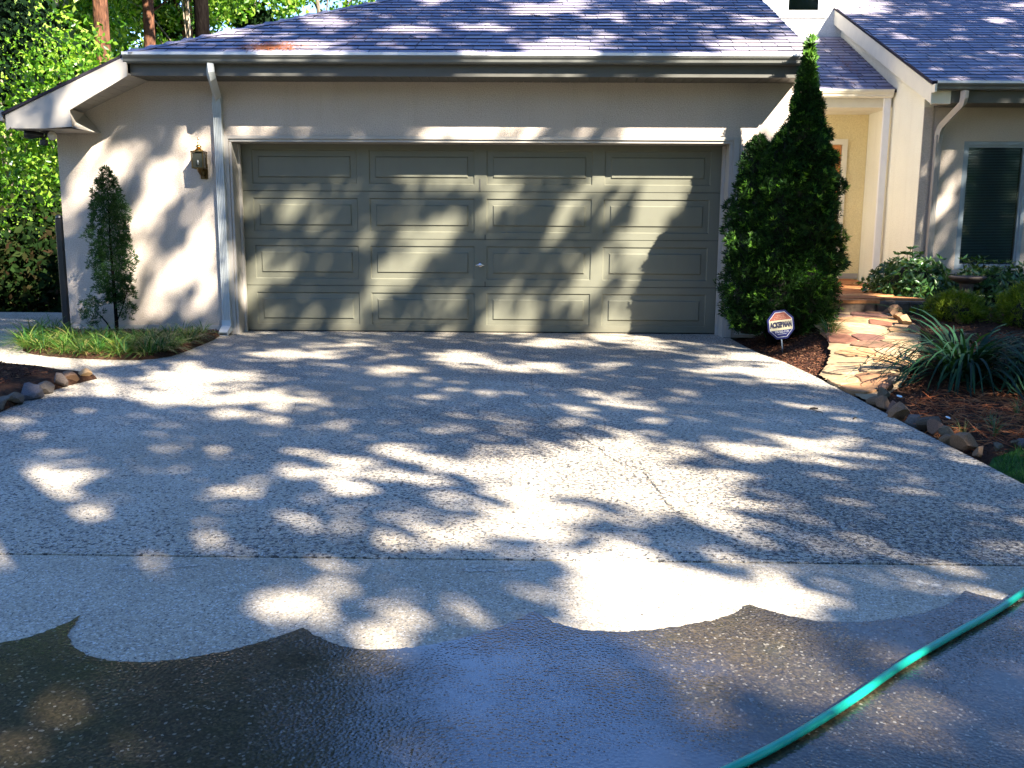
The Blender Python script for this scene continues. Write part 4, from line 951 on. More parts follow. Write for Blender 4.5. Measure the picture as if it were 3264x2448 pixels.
# ================================================================== PLANTS
# --- strap leaved clumps
LM = []
for i in range(4):
    V, F = blades((0,0,0), 0.34, 0.009, 70, 62, np.random.default_rng(40+i), 5, 1.0, r0=0.06); LM.append(npmesh('liriope_clump', V, F, M['liriope']))
rq = random.Random(12); LPs = []
inner = [(-4.74,-0.45),(-4.54,-1.1),(-4.38,-1.5),(-4.15,-1.72),(-3.6,-1.98),(-3.0,-2.05),(-2.83,-1.85),(-2.83,-1.2),(-2.92,-0.6),(-3.0,-0.35),(-3.6,-0.9),(-4.1,-0.9)]
tries = 0
while len(LPs) < 60 and tries < 4000:
    tries += 1; x = rq.uniform(-4.75,-2.85); y = rq.uniform(-2.02,-0.3)
    if inpoly(x, y, inner) and all((x-a)**2+(y-b)**2 > 0.155**2 for a, b in LPs): LPs.append((x, y))
for i, (x, y) in enumerate(LPs):
    o = link('liriope_clump', LM[i % 4], None, (x, y, 0.03)); o.rotation_euler.z = rq.random()*6; s = rq.uniform(.75, 1.08)*(1.0 if x > -3.9 else 1.1); o.scale = (s, s, s*0.84)
    tag(o, 'bright green grassy clump in the border along the garage wall', 'grass clump', 'grassy clumps bordering the left garage wall')
for (x, y, s, lb) in ((3.50,-1.30,0.9,'bright grassy tuft at the path edge right of the security sign'), (3.56,-1.08,0.8,'darker grassy tuft under the cedar behind the bright one')):
    o = link('liriope_clump', LM[1], None, (x, y, bed_z(x, y))); o.scale = (s, s, s*1.05); tag(o, lb, 'grass clump')
def strap(name, x, y, z, ln, w, n, spread, seed, label, arch=1.55):
    V, F = blades((0,0,0), ln, w, n, spread, np.random.default_rng(seed), 8, arch, r0=0.14)
    o = link(name, npmesh(name, V, F, M['daylily']), None, (x, y, z)); return tag(o, label, 'daylily')
strap('daylily', 3.95,-3.15, bed_z(3.95,-3.15), 1.0, 0.025, 260, 60, 61, 'large dark arching daylily spilling toward the flagstone path')
strap('daylily', 4.50,-3.20, bed_z(4.5,-3.2), 0.9, 0.025, 160, 60, 62, 'second dark daylily at the right edge of the frame')
strap('daylily', -4.55,-2.85, 0.08, 0.75, 0.022, 70, 60, 63, 'daylily at the left edge with only blade tips showing')
# weeds
rw = np.random.default_rng(70); parts = []
for x, y in [(3.45,-4.6),(3.75,-4.35),(4.0,-4.7),(3.3,-4.95),(3.6,-4.95),(3.9,-4.1),(4.2,-4.3),(3.4,-4.75),(3.5,-5.05),(3.15,-4.9),(4.3,-4.6)]:
    parts.append(blades((x, y, bed_z(x, y)), 0.13, 0.004, 16, 50, rw, 4, 0.6))
V, F = merge(parts); tag(link('weeds', npmesh('weeds', V, F, M['weed'])), 'sparse yellow green weeds sprouting through the right bed', 'weeds', kind='stuff')

# --- cedars: fan shaped sprays over a set of spires
def sprays(P, D, size, rng, nb=9):
    """each spray: flat fan of narrow lobes, one island each"""
    n = len(P); D = unit(D); side = unit(np.cross(D, rng.normal(size=(n,3)))); Vs = []; 
    up = np.cross(side, D)
    for k in range(nb):
        a = (k/(nb-1)-0.5)*2.1 + rng.normal(size=(n,1))*0.12; t = 0.15+0.75*rng.random((n,1))
        st = P+D*(size*0.45*t)+side*(np.sin(a)*size*0.1)
        dr = unit(D*np.cos(a)+side*np.sin(a)+up*rng.normal(size=(n,1))*0.25); L = size*(0.35+0.4*rng.random((n,1)))
        w = unit(np.cross(dr, up+rng.normal(size=(n,3))*0.2))*size*0.06
        Vs.append(np.stack([st, st+dr*L*0.55+w, st+dr*L, st+dr*L*0.55-w], 1))
    V = np.stack(Vs, 1).reshape(-1,3); m_ = n*nb; F = np.arange(m_*4).reshape(-1,4); return V, F
def spire_points(spires, n, rng, depth=0.16):
    """spires: (cx, cy, [(z, r)...]); returns points near the union's surface and outward directions"""
    P = []; D = []; w = np.array([sum(r for _, r in s[2])*abs(s[2][0][0]-s[2][-1][0]) for s in spires]); w = w/w.sum()
    while len(P) < n:
        s = spires[rng.choice(len(spires), p=w)]; zs = [q[0] for q in s[2]][::-1]; rs_ = [q[1] for q in s[2]][::-1]
        z = rng.uniform(zs[0], zs[-1]); r = np.interp(z, zs, rs_)
        if rng.random() > 0.25+r/max(rs_): continue
        th = rng.random()*2*PI
        lump = 1+0.17*math.sin(3*th+z*9)+0.15*math.sin(6*th-z*14)+0.12*math.sin(z*24+2*th)
        q = r*lump*(1-depth*rng.random()**1.5*2.2); x = s[0]+q*math.cos(th); y = s[1]+q*math.sin(th)
        inside = False
        for o_ in spires:
            if o_ is s: continue
            z2 = [a[0] for a in o_[2]][::-1]; r2 = [a[1] for a in o_[2]][::-1]
            if z2[0] < z < z2[-1] and math.hypot(x-o_[0], y-o_[1]) < np.interp(z, z2, r2)*0.72: inside = True
        if inside: continue
        P.append((x, y, z)); D.append((math.cos(th)*0.8, math.sin(th)*0.8, 0.55+rng.normal()*0.3))
    return np.array(P), np.array(D)
SP = [(3.32,-0.68,[(3.02,0.0),(2.9,0.015),(2.75,0.045),(2.6,0.08),(2.45,0.105),(2.3,0.14),(2.2,0.17),(2.1,0.215),(1.9,0.27),(1.5,0.33),(1.0,0.37),(0.5,0.38),(0.25,0.30),(0.12,0.15)]),
      (2.88,-0.62,[(2.12,0.0),(2.06,0.07),(1.9,0.12),(1.7,0.17),(1.4,0.23),(1.1,0.26),(0.6,0.27),(0.3,0.24),(0.12,0.15)]),
      (3.08,-0.78,[(2.14,0.0),(2.08,0.06),(1.95,0.13),(1.6,0.20),(1.3,0.24),(0.9,0.28),(0.5,0.28),(0.3,0.22),(0.2,0.10)]),
      (3.47,-0.72,[(2.2,0.0),(2.1,0.05),(1.9,0.09),(1.5,0.15),(1.1,0.20),(0.7,0.22),(0.4,0.18),(0.2,0.08)]),
      (2.98,-0.80,[(1.45,0.0),(1.3,0.08),(1.0,0.15),(0.7,0.18),(0.5,0.15),(0.4,0.05)]),
      (3.40,-0.88,[(1.15,0.0),(1.0,0.08),(0.8,0.14),(0.6,0.15),(0.42,0.10),(0.35,0.03)])]
rcd = np.random.default_rng(90)
cedar = empty('cedar_tree', (0,0,0)); tag(cedar, 'tall dense dark green many-topped cedar at the right of the garage door', 'cedar tree')
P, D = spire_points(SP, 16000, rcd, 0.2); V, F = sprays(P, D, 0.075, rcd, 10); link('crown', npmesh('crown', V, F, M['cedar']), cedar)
P, D = spire_points(SP, 750, rcd, 0.0); sel = P[:,1] < -0.7; V, F = sprays(P[sel], D[sel], 0.075, rcd, 10); link('highlight_tips', npmesh('highlight_tips', V, F, M['cedar_tip']), cedar)  # brighter sprays on the front paint sunlit highlights on the crown
P, D = spire_points([SP[0]], 300, rcd, 0.0); P = P[P[:,2] > 2.7]; 
P = np.concatenate([P, np.stack([3.32+rcd.normal(size=26)*.02, -0.72+rcd.normal(size=26)*.02, 2.78+0.26*rcd.random(26)], 1)]); D = np.tile([[0.05,-0.1,1.0]], (len(P),1))+rcd.normal(size=P.shape)*0.2
V, F = sprays(P, D, 0.11, rcd, 7); link('leader_tip', npmesh('leader_tip', V, F, M['cedar_tip']), cedar)
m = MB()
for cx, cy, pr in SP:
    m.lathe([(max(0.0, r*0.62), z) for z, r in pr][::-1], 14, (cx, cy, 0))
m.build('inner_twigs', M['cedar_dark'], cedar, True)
m = MB()
for x, y, z in ((3.32,-0.72,0.5),(2.95,-0.7,0.5),(3.1,-0.86,0.5),(3.5,-0.82,0.4)): m.tube([(3.15+(x-3.15)*.3, -0.74, -0.02), (x, y, z)], [0.05, 0.03], 7)
m.build('trunk', M['bark_dark'], cedar)
# small open cedar at left
sc = empty('cedar_tree', (-4.0,-0.30,0.0)); tag(sc, 'thin young cedar with bare lower stem before the left garage wall', 'cedar tree')
r2 = np.random.default_rng(91)
SPs = [(0.02,0.0,[(1.80,0.0),(1.7,0.06),(1.5,0.13),(1.25,0.18),(0.95,0.19),(0.7,0.20),(0.5,0.15),(0.36,0.05)]), (-0.21,-0.02,[(0.44,0.0),(0.36,0.09),(0.24,0.11),(0.14,0.06),(0.10,0.0)]), (0.17,0.0,[(0.62,0.0),(0.5,0.07),(0.36,0.09),(0.22,0.05),(0.16,0.0)])]
P, D = spire_points(SPs, 2300, r2, 0.40); V, F = sprays(P, D, 0.07, r2, 8); link('crown', npmesh('crown', V, F, M['cedar_small']), sc)
m = MB(); m.tube([(0.03,0,-0.02),(0.03,0,0.4),(0.02,0,1.0),(0.03,0,1.6)], [0.022,0.018,0.012,0.004], 7)
m.tube([(0.0,0,0.0),(-0.08,0,0.15),(-0.2,-0.02,0.3)], [0.01,0.008,0.004], 5); m.tube([(0.03,0,0.15),(0.1,0,0.3),(0.17,0,0.5)], [0.008,0.007,0.003], 5)
for k in range(26):
    z = 0.35+k*0.05; a = k*2.4; rr_ = 0.15*(1-z/1.9)+0.03; m.tube([(0.025,0,z),(0.025+math.cos(a)*rr_, math.sin(a)*rr_, z+0.09)], [0.005,0.002], 4)
m.build('trunk', M['bark_dark'], sc)

# --- broadleaf shrubs
def shrub(name, x, y, z, r, h, n, seed, mat, label, cat, leaf=0.085, sprigs=6, whorl=5):
    rng = np.random.default_rng(seed); root = empty(name, (x, y, z)); tag(root, label, cat)
    nw = n//whorl; th = rng.random(nw)*2*PI; ph = np.arccos(1-1.55*rng.random(nw)); q = (0.72+0.32*rng.random(nw))
    lump = 1+0.12*np.sin(3*th+ph*4)+0.1*np.sin(5*th-ph*6)
    W = np.stack([np.sin(ph)*np.cos(th)*r*q*lump, np.sin(ph)*np.sin(th)*r*q*lump, h*0.45+np.cos(ph)*h*0.55*q*lump], 1)
    O = unit(np.stack([np.sin(ph)*np.cos(th), np.sin(ph)*np.sin(th), np.cos(ph)*0.8+0.5], 1))
    sp = []
    for k in range(sprigs):
        a = rng.random()*2*PI; b = rng.random()*r*0.75; top = h*(1.02+0.22*rng.random()); sp.append((b*math.cos(a), b*math.sin(a), top))
    if sp: W = np.concatenate([W, np.array(sp)]); O = np.concatenate([O, np.tile([[0,0,1.0]], (len(sp),1))])
    P = []; D = []
    for k in range(whorl):
        a = 2*PI*k/whorl+rng.random(len(W))*1.2; t1 = unit(np.cross(O, [0.3,0.2,0.9])); t2 = np.cross(O, t1)
        P.append(W); D.append(O*0.45+t1*np.cos(a)[:,None]+t2*np.sin(a)[:,None])
    V, F = leaves(np.concatenate(P), leaf, 0.36, 0, rng, np.concatenate(D), 0.12)
    link('foliage', npmesh('foliage', V, F, M[mat]), root)
    m = MB()
    for k in range(9):
        a = k*0.7; m.tube([(0,0,0),(math.cos(a)*r*.3, math.sin(a)*r*.3, h*.4),(math.cos(a)*r*.6, math.sin(a)*r*.6, h*.75)], [.014,.01,.004], 5)
    for q_ in sp: m.tube([(q_[0]*.6,q_[1]*.6,h*.5), q_], [.005,.003], 4)
    m.build('stems', M['bark_dark'], root)
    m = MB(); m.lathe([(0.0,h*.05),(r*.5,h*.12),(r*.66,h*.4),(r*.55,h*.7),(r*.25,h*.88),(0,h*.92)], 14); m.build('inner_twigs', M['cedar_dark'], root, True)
    return root
shrub('leafy_shrub', 5.15,0.95,bed_z(5.15,.95)-0.12, 0.47,0.66, 2900, 31, 'shrub', 'rounded glossy whorled-leaf shrub at the porch corner', 'shrub')
shrub('leafy_shrub', 6.15,1.05,bed_z(6.1,1.05)-0.16, 0.50,0.60, 3000, 32, 'shrub', 'glossy shrub with tall pale sprigs under the tall window', 'shrub', sprigs=11)
shrub('leafy_shrub', 7.1,1.0,bed_z(7.1,1.0)-0.1, 0.6,0.75, 1800, 33, 'shrub', 'glossy shrub at the right frame edge beyond the window', 'shrub')
def fine_shrub(x, y, z, r, h, n, seed, label):
    rng = np.random.default_rng(seed); P, D = spire_points([(0,0,[(h,0.0),(h*.9,r*.45),(h*.7,r*.8),(h*.4,r),(h*.15,r*.8),(0.0,r*.3)])], n, rng, 0.3)
    V, F = sprays(P, D+np.array([[0,0,0.2]]), 0.10, rng, 8); root = empty('thread_leaf_shrub', (x, y, z)); tag(root, label, 'shrub')
    link('foliage', npmesh('foliage', V, F, M['thread']), root)
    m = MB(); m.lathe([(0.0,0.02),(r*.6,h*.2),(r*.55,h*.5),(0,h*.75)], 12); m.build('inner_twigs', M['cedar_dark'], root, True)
fine_shrub(5.05,-0.55, bed_z(5.05,-.55)-.06, 0.30, 0.33, 520, 35, 'small yellow green feathery shrub just behind the daylily')
fine_shrub(5.68,-0.85, bed_z(5.68,-.85)-.08, 0.36, 0.50, 750, 36, 'larger yellow green feathery shrub at the right frame edge')
rb = np.random.default_rng(37)
P, D = spire_points([(0,0,[(1.05,0.0),(0.95,0.2),(0.7,0.34),(0.4,0.36),(0.1,0.2)])], 900, rb, 0.3); V, F = sprays(P, D, 0.11, rb, 8)
root = empty('feathery_bush', (-4.93,-2.75,0.05)); tag(root, 'green feathery bush cut by the left frame edge', 'bush'); link('foliage', npmesh('foliage', V, F, M['cedar_small']), root)

# ================================================================== TREES
def clump_cloud(centers, radii, n, rng, flat=0.7):
    k = rng.integers(0, len(centers), n); c = np.array(centers)[k]; r = np.array(radii)[k][:,None]
    d = unit(rng.normal(size=(n,3)))*(rng.random((n,1))**0.45); d[:,2] *= flat; return c+d*r
def limbs(m, base, h, r, crown, rng, bend=0.25):
    """tapered trunk with limbs out to the clump centres"""
    pts = []; x, y = base[0], base[1]
    for k in range(9):
        t = k/8; pts.append((x+bend*math.sin(t*3+base[0])*t, y+bend*math.cos(t*2.3)*t, base[2]+h*t))
    m.tube(pts, [r*(1.25 if k == 0 else 1)*(1-0.62*k/8) for k in range(9)], 9)
    for c in crown:
        t = min(0.95, max(0.12, (c[2]-base[2]-0.9)/h*0.9)); i = int(t*8); a = Vector(pts[min(i, 8)]); b = Vector(c)
        mid = a.lerp(b, 0.5)+Vector((0, 0, (b-a).length*0.12)); m.tube([a, mid, b], [r*0.28*(1-t*.4), r*0.17, r*0.05], 5, cap=False)
def tree(name, x, y, h, r, bark, leaf, label, seed, crown_r=2.6, z0=1.6, nc=26, nl=9000, size=0.15, z=-0.16, flat=0.7, group=None, bend=0.25, cat='tree'):
    rng = np.random.default_rng(seed); root = empty(name, (x, y, z)); tag(root, label, cat, group)
    cs_ = []; rs_ = []
    for k in range(nc):
        a = rng.random()*2*PI; zz = z0+(h*1.06-z0)*rng.random()**0.85; w = crown_r*(0.35+0.65*rng.random())*(1.0-0.45*max(0, (zz/h-0.6)/0.4))
        cs_.append((w*math.cos(a), w*math.sin(a), zz)); rs_.append(0.55+0.65*rng.random())
    P = clump_cloud(cs_, rs_, nl, rng, flat); V, F = leaves(P, size, 0.6, 0.35, rng)
    link('crown', npmesh('crown', V, F, M[leaf]), root)
    m = MB(); limbs(m, (0,0,0), h*0.96, r, cs_[:14], rng, bend); m.build('trunk', M[bark], root, True); return root
G = 'trees beyond the left side of the garage'
tree('pine_tree', -7.9,8.6,18,0.18,'bark_red','pine','reddish scaly-barked trunk, thickest and leftmost above the eave corner',501,3.6,7.0,30,9000,size=0.28,group=G,bend=0.05)
tree('pine_tree', -7.62,10.2,17,0.15,'bark_red','pine','reddish flaky-barked trunk second from the left above the roof',502,3.6,7.0,30,9000,size=0.28,group=G,bend=0.12)
tree('dark_tree', -6.72,11.0,17,0.21,'bark_dark','pine','near black trunk where the garage roof hip rises',503,3.4,7.5,30,9000,size=0.28,group=G,bend=0.04)
tree('birch_tree', -9.35,9.6,11,0.085,'bark_pale','maple','slender pale trunk with forked branches at upper left',504,2.0,2.6,26,6500,group=G,bend=0.15)
tree('birch_tree', -8.95,16.0,12,0.10,'bark_pale','maple','thin pale trunk in the distance just left of the black trunk',505,2.6,3.5,26,7000,group=G)
tree('birch_tree', -9.25,7.0,7.5,0.07,'bark_pale','maple','short mottled pale trunk below the flood light',506,1.6,1.6,26,6500,group=G)
tree('maple_tree', -12.0,13.0,12,0.14,'bark_grey','maple','leafy maple at the left frame edge, mid distance',507,3.0,1.0,40,12000,group=G)
tree('maple_tree', -14.5,19.0,13,0.16,'bark_grey','maple','leafy maple far back at the left frame edge',508,3.6,1.0,44,12000,size=0.19,group=G)
tree('maple_tree', -10.2,20.5,10,0.16,'bark_grey','maple','bright leafy maple behind the pale trunk',509,3.6,1.0,44,12000,size=0.19,group=G)
tree('maple_tree', -6.6,22.0,10,0.15,'bark_grey','maple','bright leafy maple behind the black trunk',510,3.2,2.0,44,12000,size=0.19,group=G)
tree('maple_tree', -3.6,24.0,9.5,0.15,'bark_grey','maple','yellow green maple showing just over the roof hip',511,3.0,3.0,40,10000,size=0.2,group=G)
tree('maple_tree', -17,27,14,0.2,'bark_grey','maple','large hazy green tree deep in the woods at left',512,4.5,1.0,46,12000,size=0.26,group=G)
tree('maple_tree', -11,30,13,0.2,'bark_grey','maple','large green tree deep in the woods behind the eave corner',513,4.5,1.0,46,12000,size=0.26,group=G)
tree('maple_tree', -9.7,11.4,6,0.07,'bark_grey','maple','young understory maple below the eave corner',514,2.2,0.8,34,9000,size=0.13,group=G)
tree('maple_tree', -7.6,6.2,4.2,0.05,'bark_grey','maple','small understory maple close to the black post',515,1.5,0.6,30,7500,size=0.11,group=G)
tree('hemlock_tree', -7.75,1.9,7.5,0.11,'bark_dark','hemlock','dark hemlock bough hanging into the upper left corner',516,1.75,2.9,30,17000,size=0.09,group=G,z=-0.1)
for i_, (x, y, hh_) in enumerate([(-10.8,7.5,17),(-13.5,11,19),(-11.5,16,20),(-9.7,18.4,19),(-16.5,17,20)]):
    tree('pine_tree', x, y, hh_, 0.2, 'bark_red', 'pine', ['tall pine at the left frame edge nearest the walkway','tall pine left of the pale forked tree, mid distance','tall pine deep behind the pale trunk','tall pine behind the black trunk','tall pine deep in the woods at far left'][i_], 550+i_, 3.8, 7.5, 30, 9000, size=0.30, group=G, bend=0.08)
# undergrowth
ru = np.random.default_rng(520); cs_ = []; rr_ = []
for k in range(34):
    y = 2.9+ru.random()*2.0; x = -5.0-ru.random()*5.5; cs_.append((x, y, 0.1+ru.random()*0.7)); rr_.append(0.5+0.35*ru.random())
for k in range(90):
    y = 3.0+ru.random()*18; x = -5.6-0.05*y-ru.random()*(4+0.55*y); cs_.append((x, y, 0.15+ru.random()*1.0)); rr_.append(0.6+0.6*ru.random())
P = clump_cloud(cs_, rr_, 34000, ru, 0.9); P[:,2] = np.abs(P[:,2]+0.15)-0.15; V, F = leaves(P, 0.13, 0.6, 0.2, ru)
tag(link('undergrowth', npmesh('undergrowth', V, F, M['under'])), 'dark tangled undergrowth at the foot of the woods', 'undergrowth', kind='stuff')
rw2 = np.random.default_rng(530)
P = np.stack([-34+34*rw2.random(26000), 33+9*rw2.random(26000), -0.2+10.5*rw2.random(26000)**1.1], 1); P = P[rw2.random(26000) < 0.8]
P = P[(P[:,2] < 9.3+1.6*np.sin(P[:,0]*0.7)+np.sin(P[:,0]*1.9)) & (P[:,0] < -5.5+2*np.sin(P[:,2]))]; V, F = leaves(P, 0.5, 0.7, 0.2, rw2)
tag(link('far_woods', npmesh('far_woods', V, F, M['maple'])), 'dense far green woodland filling the gaps between trunks', 'woods', kind='stuff')

# woods all round the garden (behind the camera and to the right)
rw3 = np.random.default_rng(540); n = 30000; a = rw3.uniform(-2.75, 0.55, n); rr3 = 34+8*rw3.random(n)
P = np.stack([rr3*np.cos(a), -4+rr3*np.sin(a), -0.2+13*rw3.random(n)**1.05], 1); P = P[P[:,2] < 11+2*np.sin(P[:,0]*0.5)+np.sin(P[:,1]*0.9)]; V, F = leaves(P, 0.8, 0.7, 0.2, rw3)
tag(link('far_woods', npmesh('far_woods', V, F, M['oakleaf'])), 'woodland around the garden behind and right of the camera', 'woods', kind='stuff')

# ---- the tall oaks behind and right of the driveway, unseen; gaps cut in their crowns to place the dapples
E1 = np.array([0.76193932, 0.64764842, 0.0]); E2 = np.array([-0.41601883, 0.48943391, 0.76640902]); S3 = np.array([0.49636359, -0.58395716, 0.64235288])
GAPS = [(-2.47,-0.1,0.27,0.21,-3.0),(-2.16,-0.24,0.2,0.09,0.8),(-1.1,-0.76,0.23,0.14,-2.67),(-1.36,-1.03,0.2,0.13,-2.95),(0.2,-0.63,0.3,0.18,-2.77),(-0.99,-1.38,0.31,0.16,2.98),(1.09,-0.73,0.39,0.15,2.82),(0.84,-1.13,0.25,0.09,-2.73),(-3.44,-1.46,0.24,0.17,2.95),(-4.15,-2.67,0.17,0.09,-2.38),(-4.03,-2.7,0.07,0.05,-2.88),(-3.66,-2.62,0.1,0.06,2.85),(-3.49,-3.01,0.28,0.14,2.86),(-3.15,-3.15,0.31,0.18,-3.03),(-2.79,-3.09,0.36,0.17,-2.82),(-3.82,-3.46,0.18,0.09,-2.7),(-3.77,-3.34,0.1,0.05,-2.62),(-4.29,-3.39,0.12,0.08,-3.07),(-4.62,-2.97,0.09,0.05,2.71),(-3.57,-0.61,0.4,0.2,2.71),(-3.93,-1.05,0.44,0.19,2.67),(-4.19,0.73,0.65,0.57,2.26),(-4.4,-0.63,0.19,0.12,1.24),(-4.24,-0.33,0.1,0.07,1.19),(-3.42,-0.18,0.12,0.09,-2.36),(-5.35,-2.23,0.2,0.15,1.48),(-5.59,-2.77,0.09,0.07,2.06),(-5.64,-2.98,0.11,0.1,2.26),(-3.02,-3.42,0.32,0.16,2.89),(-3.06,-3.61,0.32,0.18,-3.08),(-3.17,-3.76,0.19,0.1,3.04),(-1.79,-3.45,0.27,0.12,2.96),(-2.26,-3.38,0.16,0.08,3.07),(0.12,-2.11,0.29,0.14,-3.05),(0.95,-1.84,0.29,0.14,-3.08),(-3.89,-3.81,0.07,0.04,3.03),(-3.89,-3.88,0.05,0.03,-3.11),(-4.07,-3.92,0.09,0.05,-3.04),(-3.92,-4.07,0.14,0.07,-2.97),(-4.3,-4.0,0.15,0.07,2.83),(-4.21,-4.11,0.17,0.06,2.77),(-3.68,-4.11,0.08,0.03,2.89),(-3.83,-4.24,0.09,0.04,-3.13),(-4.14,-4.24,0.11,0.06,2.96),(-5.32,-3.6,0.06,0.05,2.71),(-4.91,-3.64,0.07,0.05,-2.92),(-5.58,-3.85,0.06,0.04,2.62),(-4.04,-4.73,0.07,0.03,3.09),(-1.59,-2.44,0.13,0.07,-3.1),(-2.09,-1.04,0.15,0.09,2.89),(-2.18,-2.52,0.08,0.04,-3.1),(-1.56,0.09,0.18,0.1,2.9),(-3.88,-1.61,0.11,0.06,2.71),(2.44,-1.84,0.56,0.18,-2.88),(-4.39,-4.29,0.12,0.03,2.71),(-4.14,-4.38,0.1,0.06,1.19),(-4.15,-4.47,0.07,0.04,0.89),(-2.59,-3.0,0.25,0.11,0.84),(1.08,-2.49,1.08,0.33,-2.82),(2.53,-1.88,0.62,0.22,-2.83),(0.24,-2.5,0.3,0.11,-2.79),(0.6,-2.23,0.18,0.08,-2.84),(4.11,-1.42,0.41,0.15,2.82),(4.92,-0.94,0.53,0.22,-2.96),(1.83,0.36,0.3,0.06,0.86),(1.64,0.48,0.29,0.07,1.13),(1.53,0.75,0.11,0.06,1.59),(1.41,0.81,0.11,0.05,1.62),(1.64,0.17,0.13,0.08,-2.39),(1.6,-0.06,0.1,0.04,1.25),(1.18,0.14,0.23,0.09,-2.42),(1.16,0.08,0.13,0.11,2.04),(1.35,-0.38,0.21,0.07,-3.05),(0.37,1.26,0.22,0.07,1.22),(0.63,0.02,0.13,0.07,1.27),(0.34,0.17,0.13,0.07,1.22),(0.9,0.77,0.07,0.04,0.81),(1.09,0.99,0.08,0.04,0.91),(1.23,0.81,0.06,0.03,-2.56),(-0.49,1.07,0.34,0.13,-2.86),(-0.9,0.88,0.18,0.08,1.09),(-0.23,1.22,0.16,0.08,-2.97),(-1.64,1.67,0.13,0.1,3.11),(-1.86,1.61,0.11,0.06,1.64),(-1.86,2.41,0.06,0.03,1.47),(-0.13,0.44,0.13,0.06,0.87),(-0.13,1.65,0.12,0.03,3.1),(-1.31,2.03,0.13,0.02,2.54),(-0.35,1.97,0.14,0.08,1.22),(0.16,1.69,0.41,0.11,2.83),(0.18,1.6,0.24,0.07,2.63),(-1.96,2.85,0.13,0.07,1.16),(-1.67,2.73,0.07,0.06,1.02),(0.45,1.52,0.17,0.07,1.7),(1.45,1.0,0.12,0.08,1.55),(1.72,0.84,0.2,0.1,1.51),(1.96,0.71,0.2,0.09,1.64),(1.2,1.03,0.06,0.05,-2.77),(2.24,0.57,0.23,0.09,2.0),(2.41,0.55,0.3,0.15,1.81),(2.42,0.71,0.19,0.12,1.36),(2.18,0.44,0.1,0.05,2.18),(-3.18,3.4,0.15,0.12,1.17),(-2.46,2.83,0.24,0.09,-2.71),(-2.74,2.66,0.19,0.1,-2.5),(-3.38,2.97,0.12,0.07,0.79),(-3.47,3.39,0.11,0.06,1.32),(-3.0,3.05,0.08,0.05,-3.11),(-2.73,2.61,0.18,0.07,-2.85),(-2.55,1.95,0.39,0.12,-2.51),(-2.31,1.8,0.24,0.07,1.56),(-3.35,2.94,0.15,0.05,-2.87),(-2.84,1.77,0.1,0.07,-2.42),(-2.88,2.22,0.08,0.04,-2.85),(-3.45,3.46,0.11,0.05,-3.07),(-3.8,3.44,0.05,0.03,3.04),(-1.93,3.75,0.15,0.14,1.92),(-0.86,3.83,0.26,0.2,0.95),(-1.53,2.99,0.26,0.16,2.59),(-0.42,3.06,0.22,0.15,2.75),(0.35,2.86,0.18,0.15,3.04),(0.62,4.15,0.16,0.12,2.81),(1.26,3.38,0.3,0.12,0.91),(1.46,3.28,0.27,0.16,-2.37),(1.81,3.34,0.24,0.15,-2.38),(1.8,2.69,0.18,0.13,2.98),(0.56,1.92,0.33,0.2,2.79),(2.94,1.86,0.25,0.18,3.12),(2.05,1.14,0.32,0.19,2.84),(2.48,1.11,0.19,0.13,3.08),(1.07,1.91,0.18,0.1,-2.37),(2.84,3.06,0.18,0.13,-2.88),(8.79,2.33,0.18,0.1,3.13),(10.09,2.9,0.2,0.1,-2.81),(6.77,2.37,0.14,0.06,-2.64),(8.28,3.13,0.12,0.07,-2.88),(5.7,-0.47,0.13,0.03,-2.42),(5.88,-0.26,0.07,0.02,-2.51),(7.35,4.14,0.45,0.25,2.2),(7.72,4.03,0.48,0.21,1.8),(1.75,0.32,0.09,0.04,1.81),(1.41,-0.42,0.07,0.03,2.37),(1.48,-0.56,0.05,0.03,2.43),(1.79,-1.24,0.09,0.05,2.41),(1.63,-1.33,0.08,0.04,2.43),(1.34,-1.11,0.06,0.03,2.45),(1.97,-1.44,0.06,0.04,2.15),(1.67,-1.64,0.12,0.06,2.39),(1.61,-0.39,0.07,0.03,2.51),(3.39,0.69,0.75,0.55,-0.2),(4.17,1.36,0.8,0.6,-0.2),(4.75,1.72,0.7,0.6,-0.2),(3.65,0.28,1.0,0.4,-0.2),(6.76,4.93,0.75,0.6,0.0),(7.52,4.59,0.75,0.6,0.0),(7.3,4.18,0.75,0.6,0.0),(7.83,4.12,0.75,0.6,0.0)]
EX = [(-0.0,0,0,0,0)]
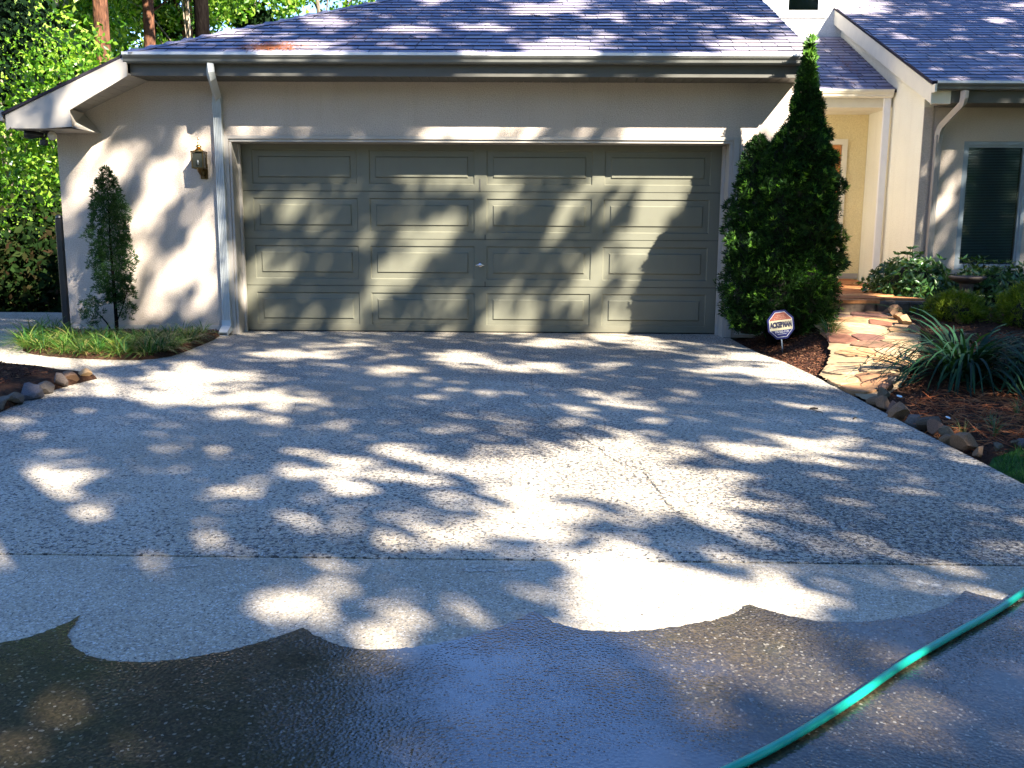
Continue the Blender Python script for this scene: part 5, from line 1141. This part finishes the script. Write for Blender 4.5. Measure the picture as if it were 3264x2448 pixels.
def in_gap(u, v):
    bad = np.zeros(len(u), bool)
    for gu, gv, a, b, th in GAPS:
        du, dv = u-gu, v-gv; c, s_ = math.cos(th), math.sin(th)
        p_, q_ = du*c+dv*s_, -du*s_+dv*c; bad |= (p_/(a+0.095))**2+(q_/(b+0.095))**2 < 1
    return bad
ro = np.random.default_rng(600); NL = 125000
u = ro.uniform(-10.6, 12.6, NL); v = ro.uniform(-5.9, 7.6, NL); tt = 15.0+5.0*ro.random(NL)
# only where this garden is: left woods stay in the sun
keep = ~in_gap(u, v) & ((v < 4.55+0.10*(u+4)) | (u > 2.2)) 
P = u[:,None]*E1+v[:,None]*E2+tt[:,None]*S3; P = P[keep]; u = u[keep]; v = v[keep]
trunks = [(-4.7,-15.8),(0.3,-20.3),(5.0,-14.3),(9.5,-18.8),(11.3,-7.8),(15.5,-12.8),(16.5,-4.3)]
T = np.array(trunks); who = np.argmin((P[:,0:1]-T[:,0])**2+(P[:,1:2]-T[:,1])**2, 1)
names = ['tall oak behind the camera at far left', 'tall oak behind the camera left of centre', 'tall oak behind the camera nearest the drive', 'tall oak behind the camera right of centre', 'tall oak right of the drive beyond the frame', 'tall oak furthest right behind the camera', 'tall oak right of the house wing']
for k, (tx, ty) in enumerate(trunks):
    Q = P[who == k]
    if len(Q) < 50: continue
    root = empty('oak_tree', (tx, ty, -0.12)); tag(root, names[k]+', its crown shading the drive', 'tree', 'shade oaks around the driveway')
    Q = Q-np.array([tx, ty, -0.12]); V, F = leaves(Q-0.07*unit(Q*0+ro.normal(size=Q.shape)), 0.23, 0.62, 0.1, ro)
    link('crown', npmesh('crown', V, F, M['oakleaf']), root)
    zc = Q[:,2].mean(); m = MB()
    sub = Q[ro.integers(0, len(Q), 9)]
    m.tube([(0,0,-0.05),(0.05,0.03,zc*.35),(0.02,-0.08,zc*.75),(Q[:,0].mean()*.4,Q[:,1].mean()*.4,zc)], [0.34,0.26,0.2,0.1], 10)
    for q in sub: m.tube([(0.03,-0.03,zc*.6), (q[0]*.5,q[1]*.5,(zc*.6+q[2])*.52), tuple(q)], [0.07,0.045,0.015], 5, cap=False)
    m.build('trunk', M['bark_grey'], root, True)
print('shingles', count, 'tris', sum(len(o.data.polygons) for o in bpy.data.objects if o.type == 'MESH'))
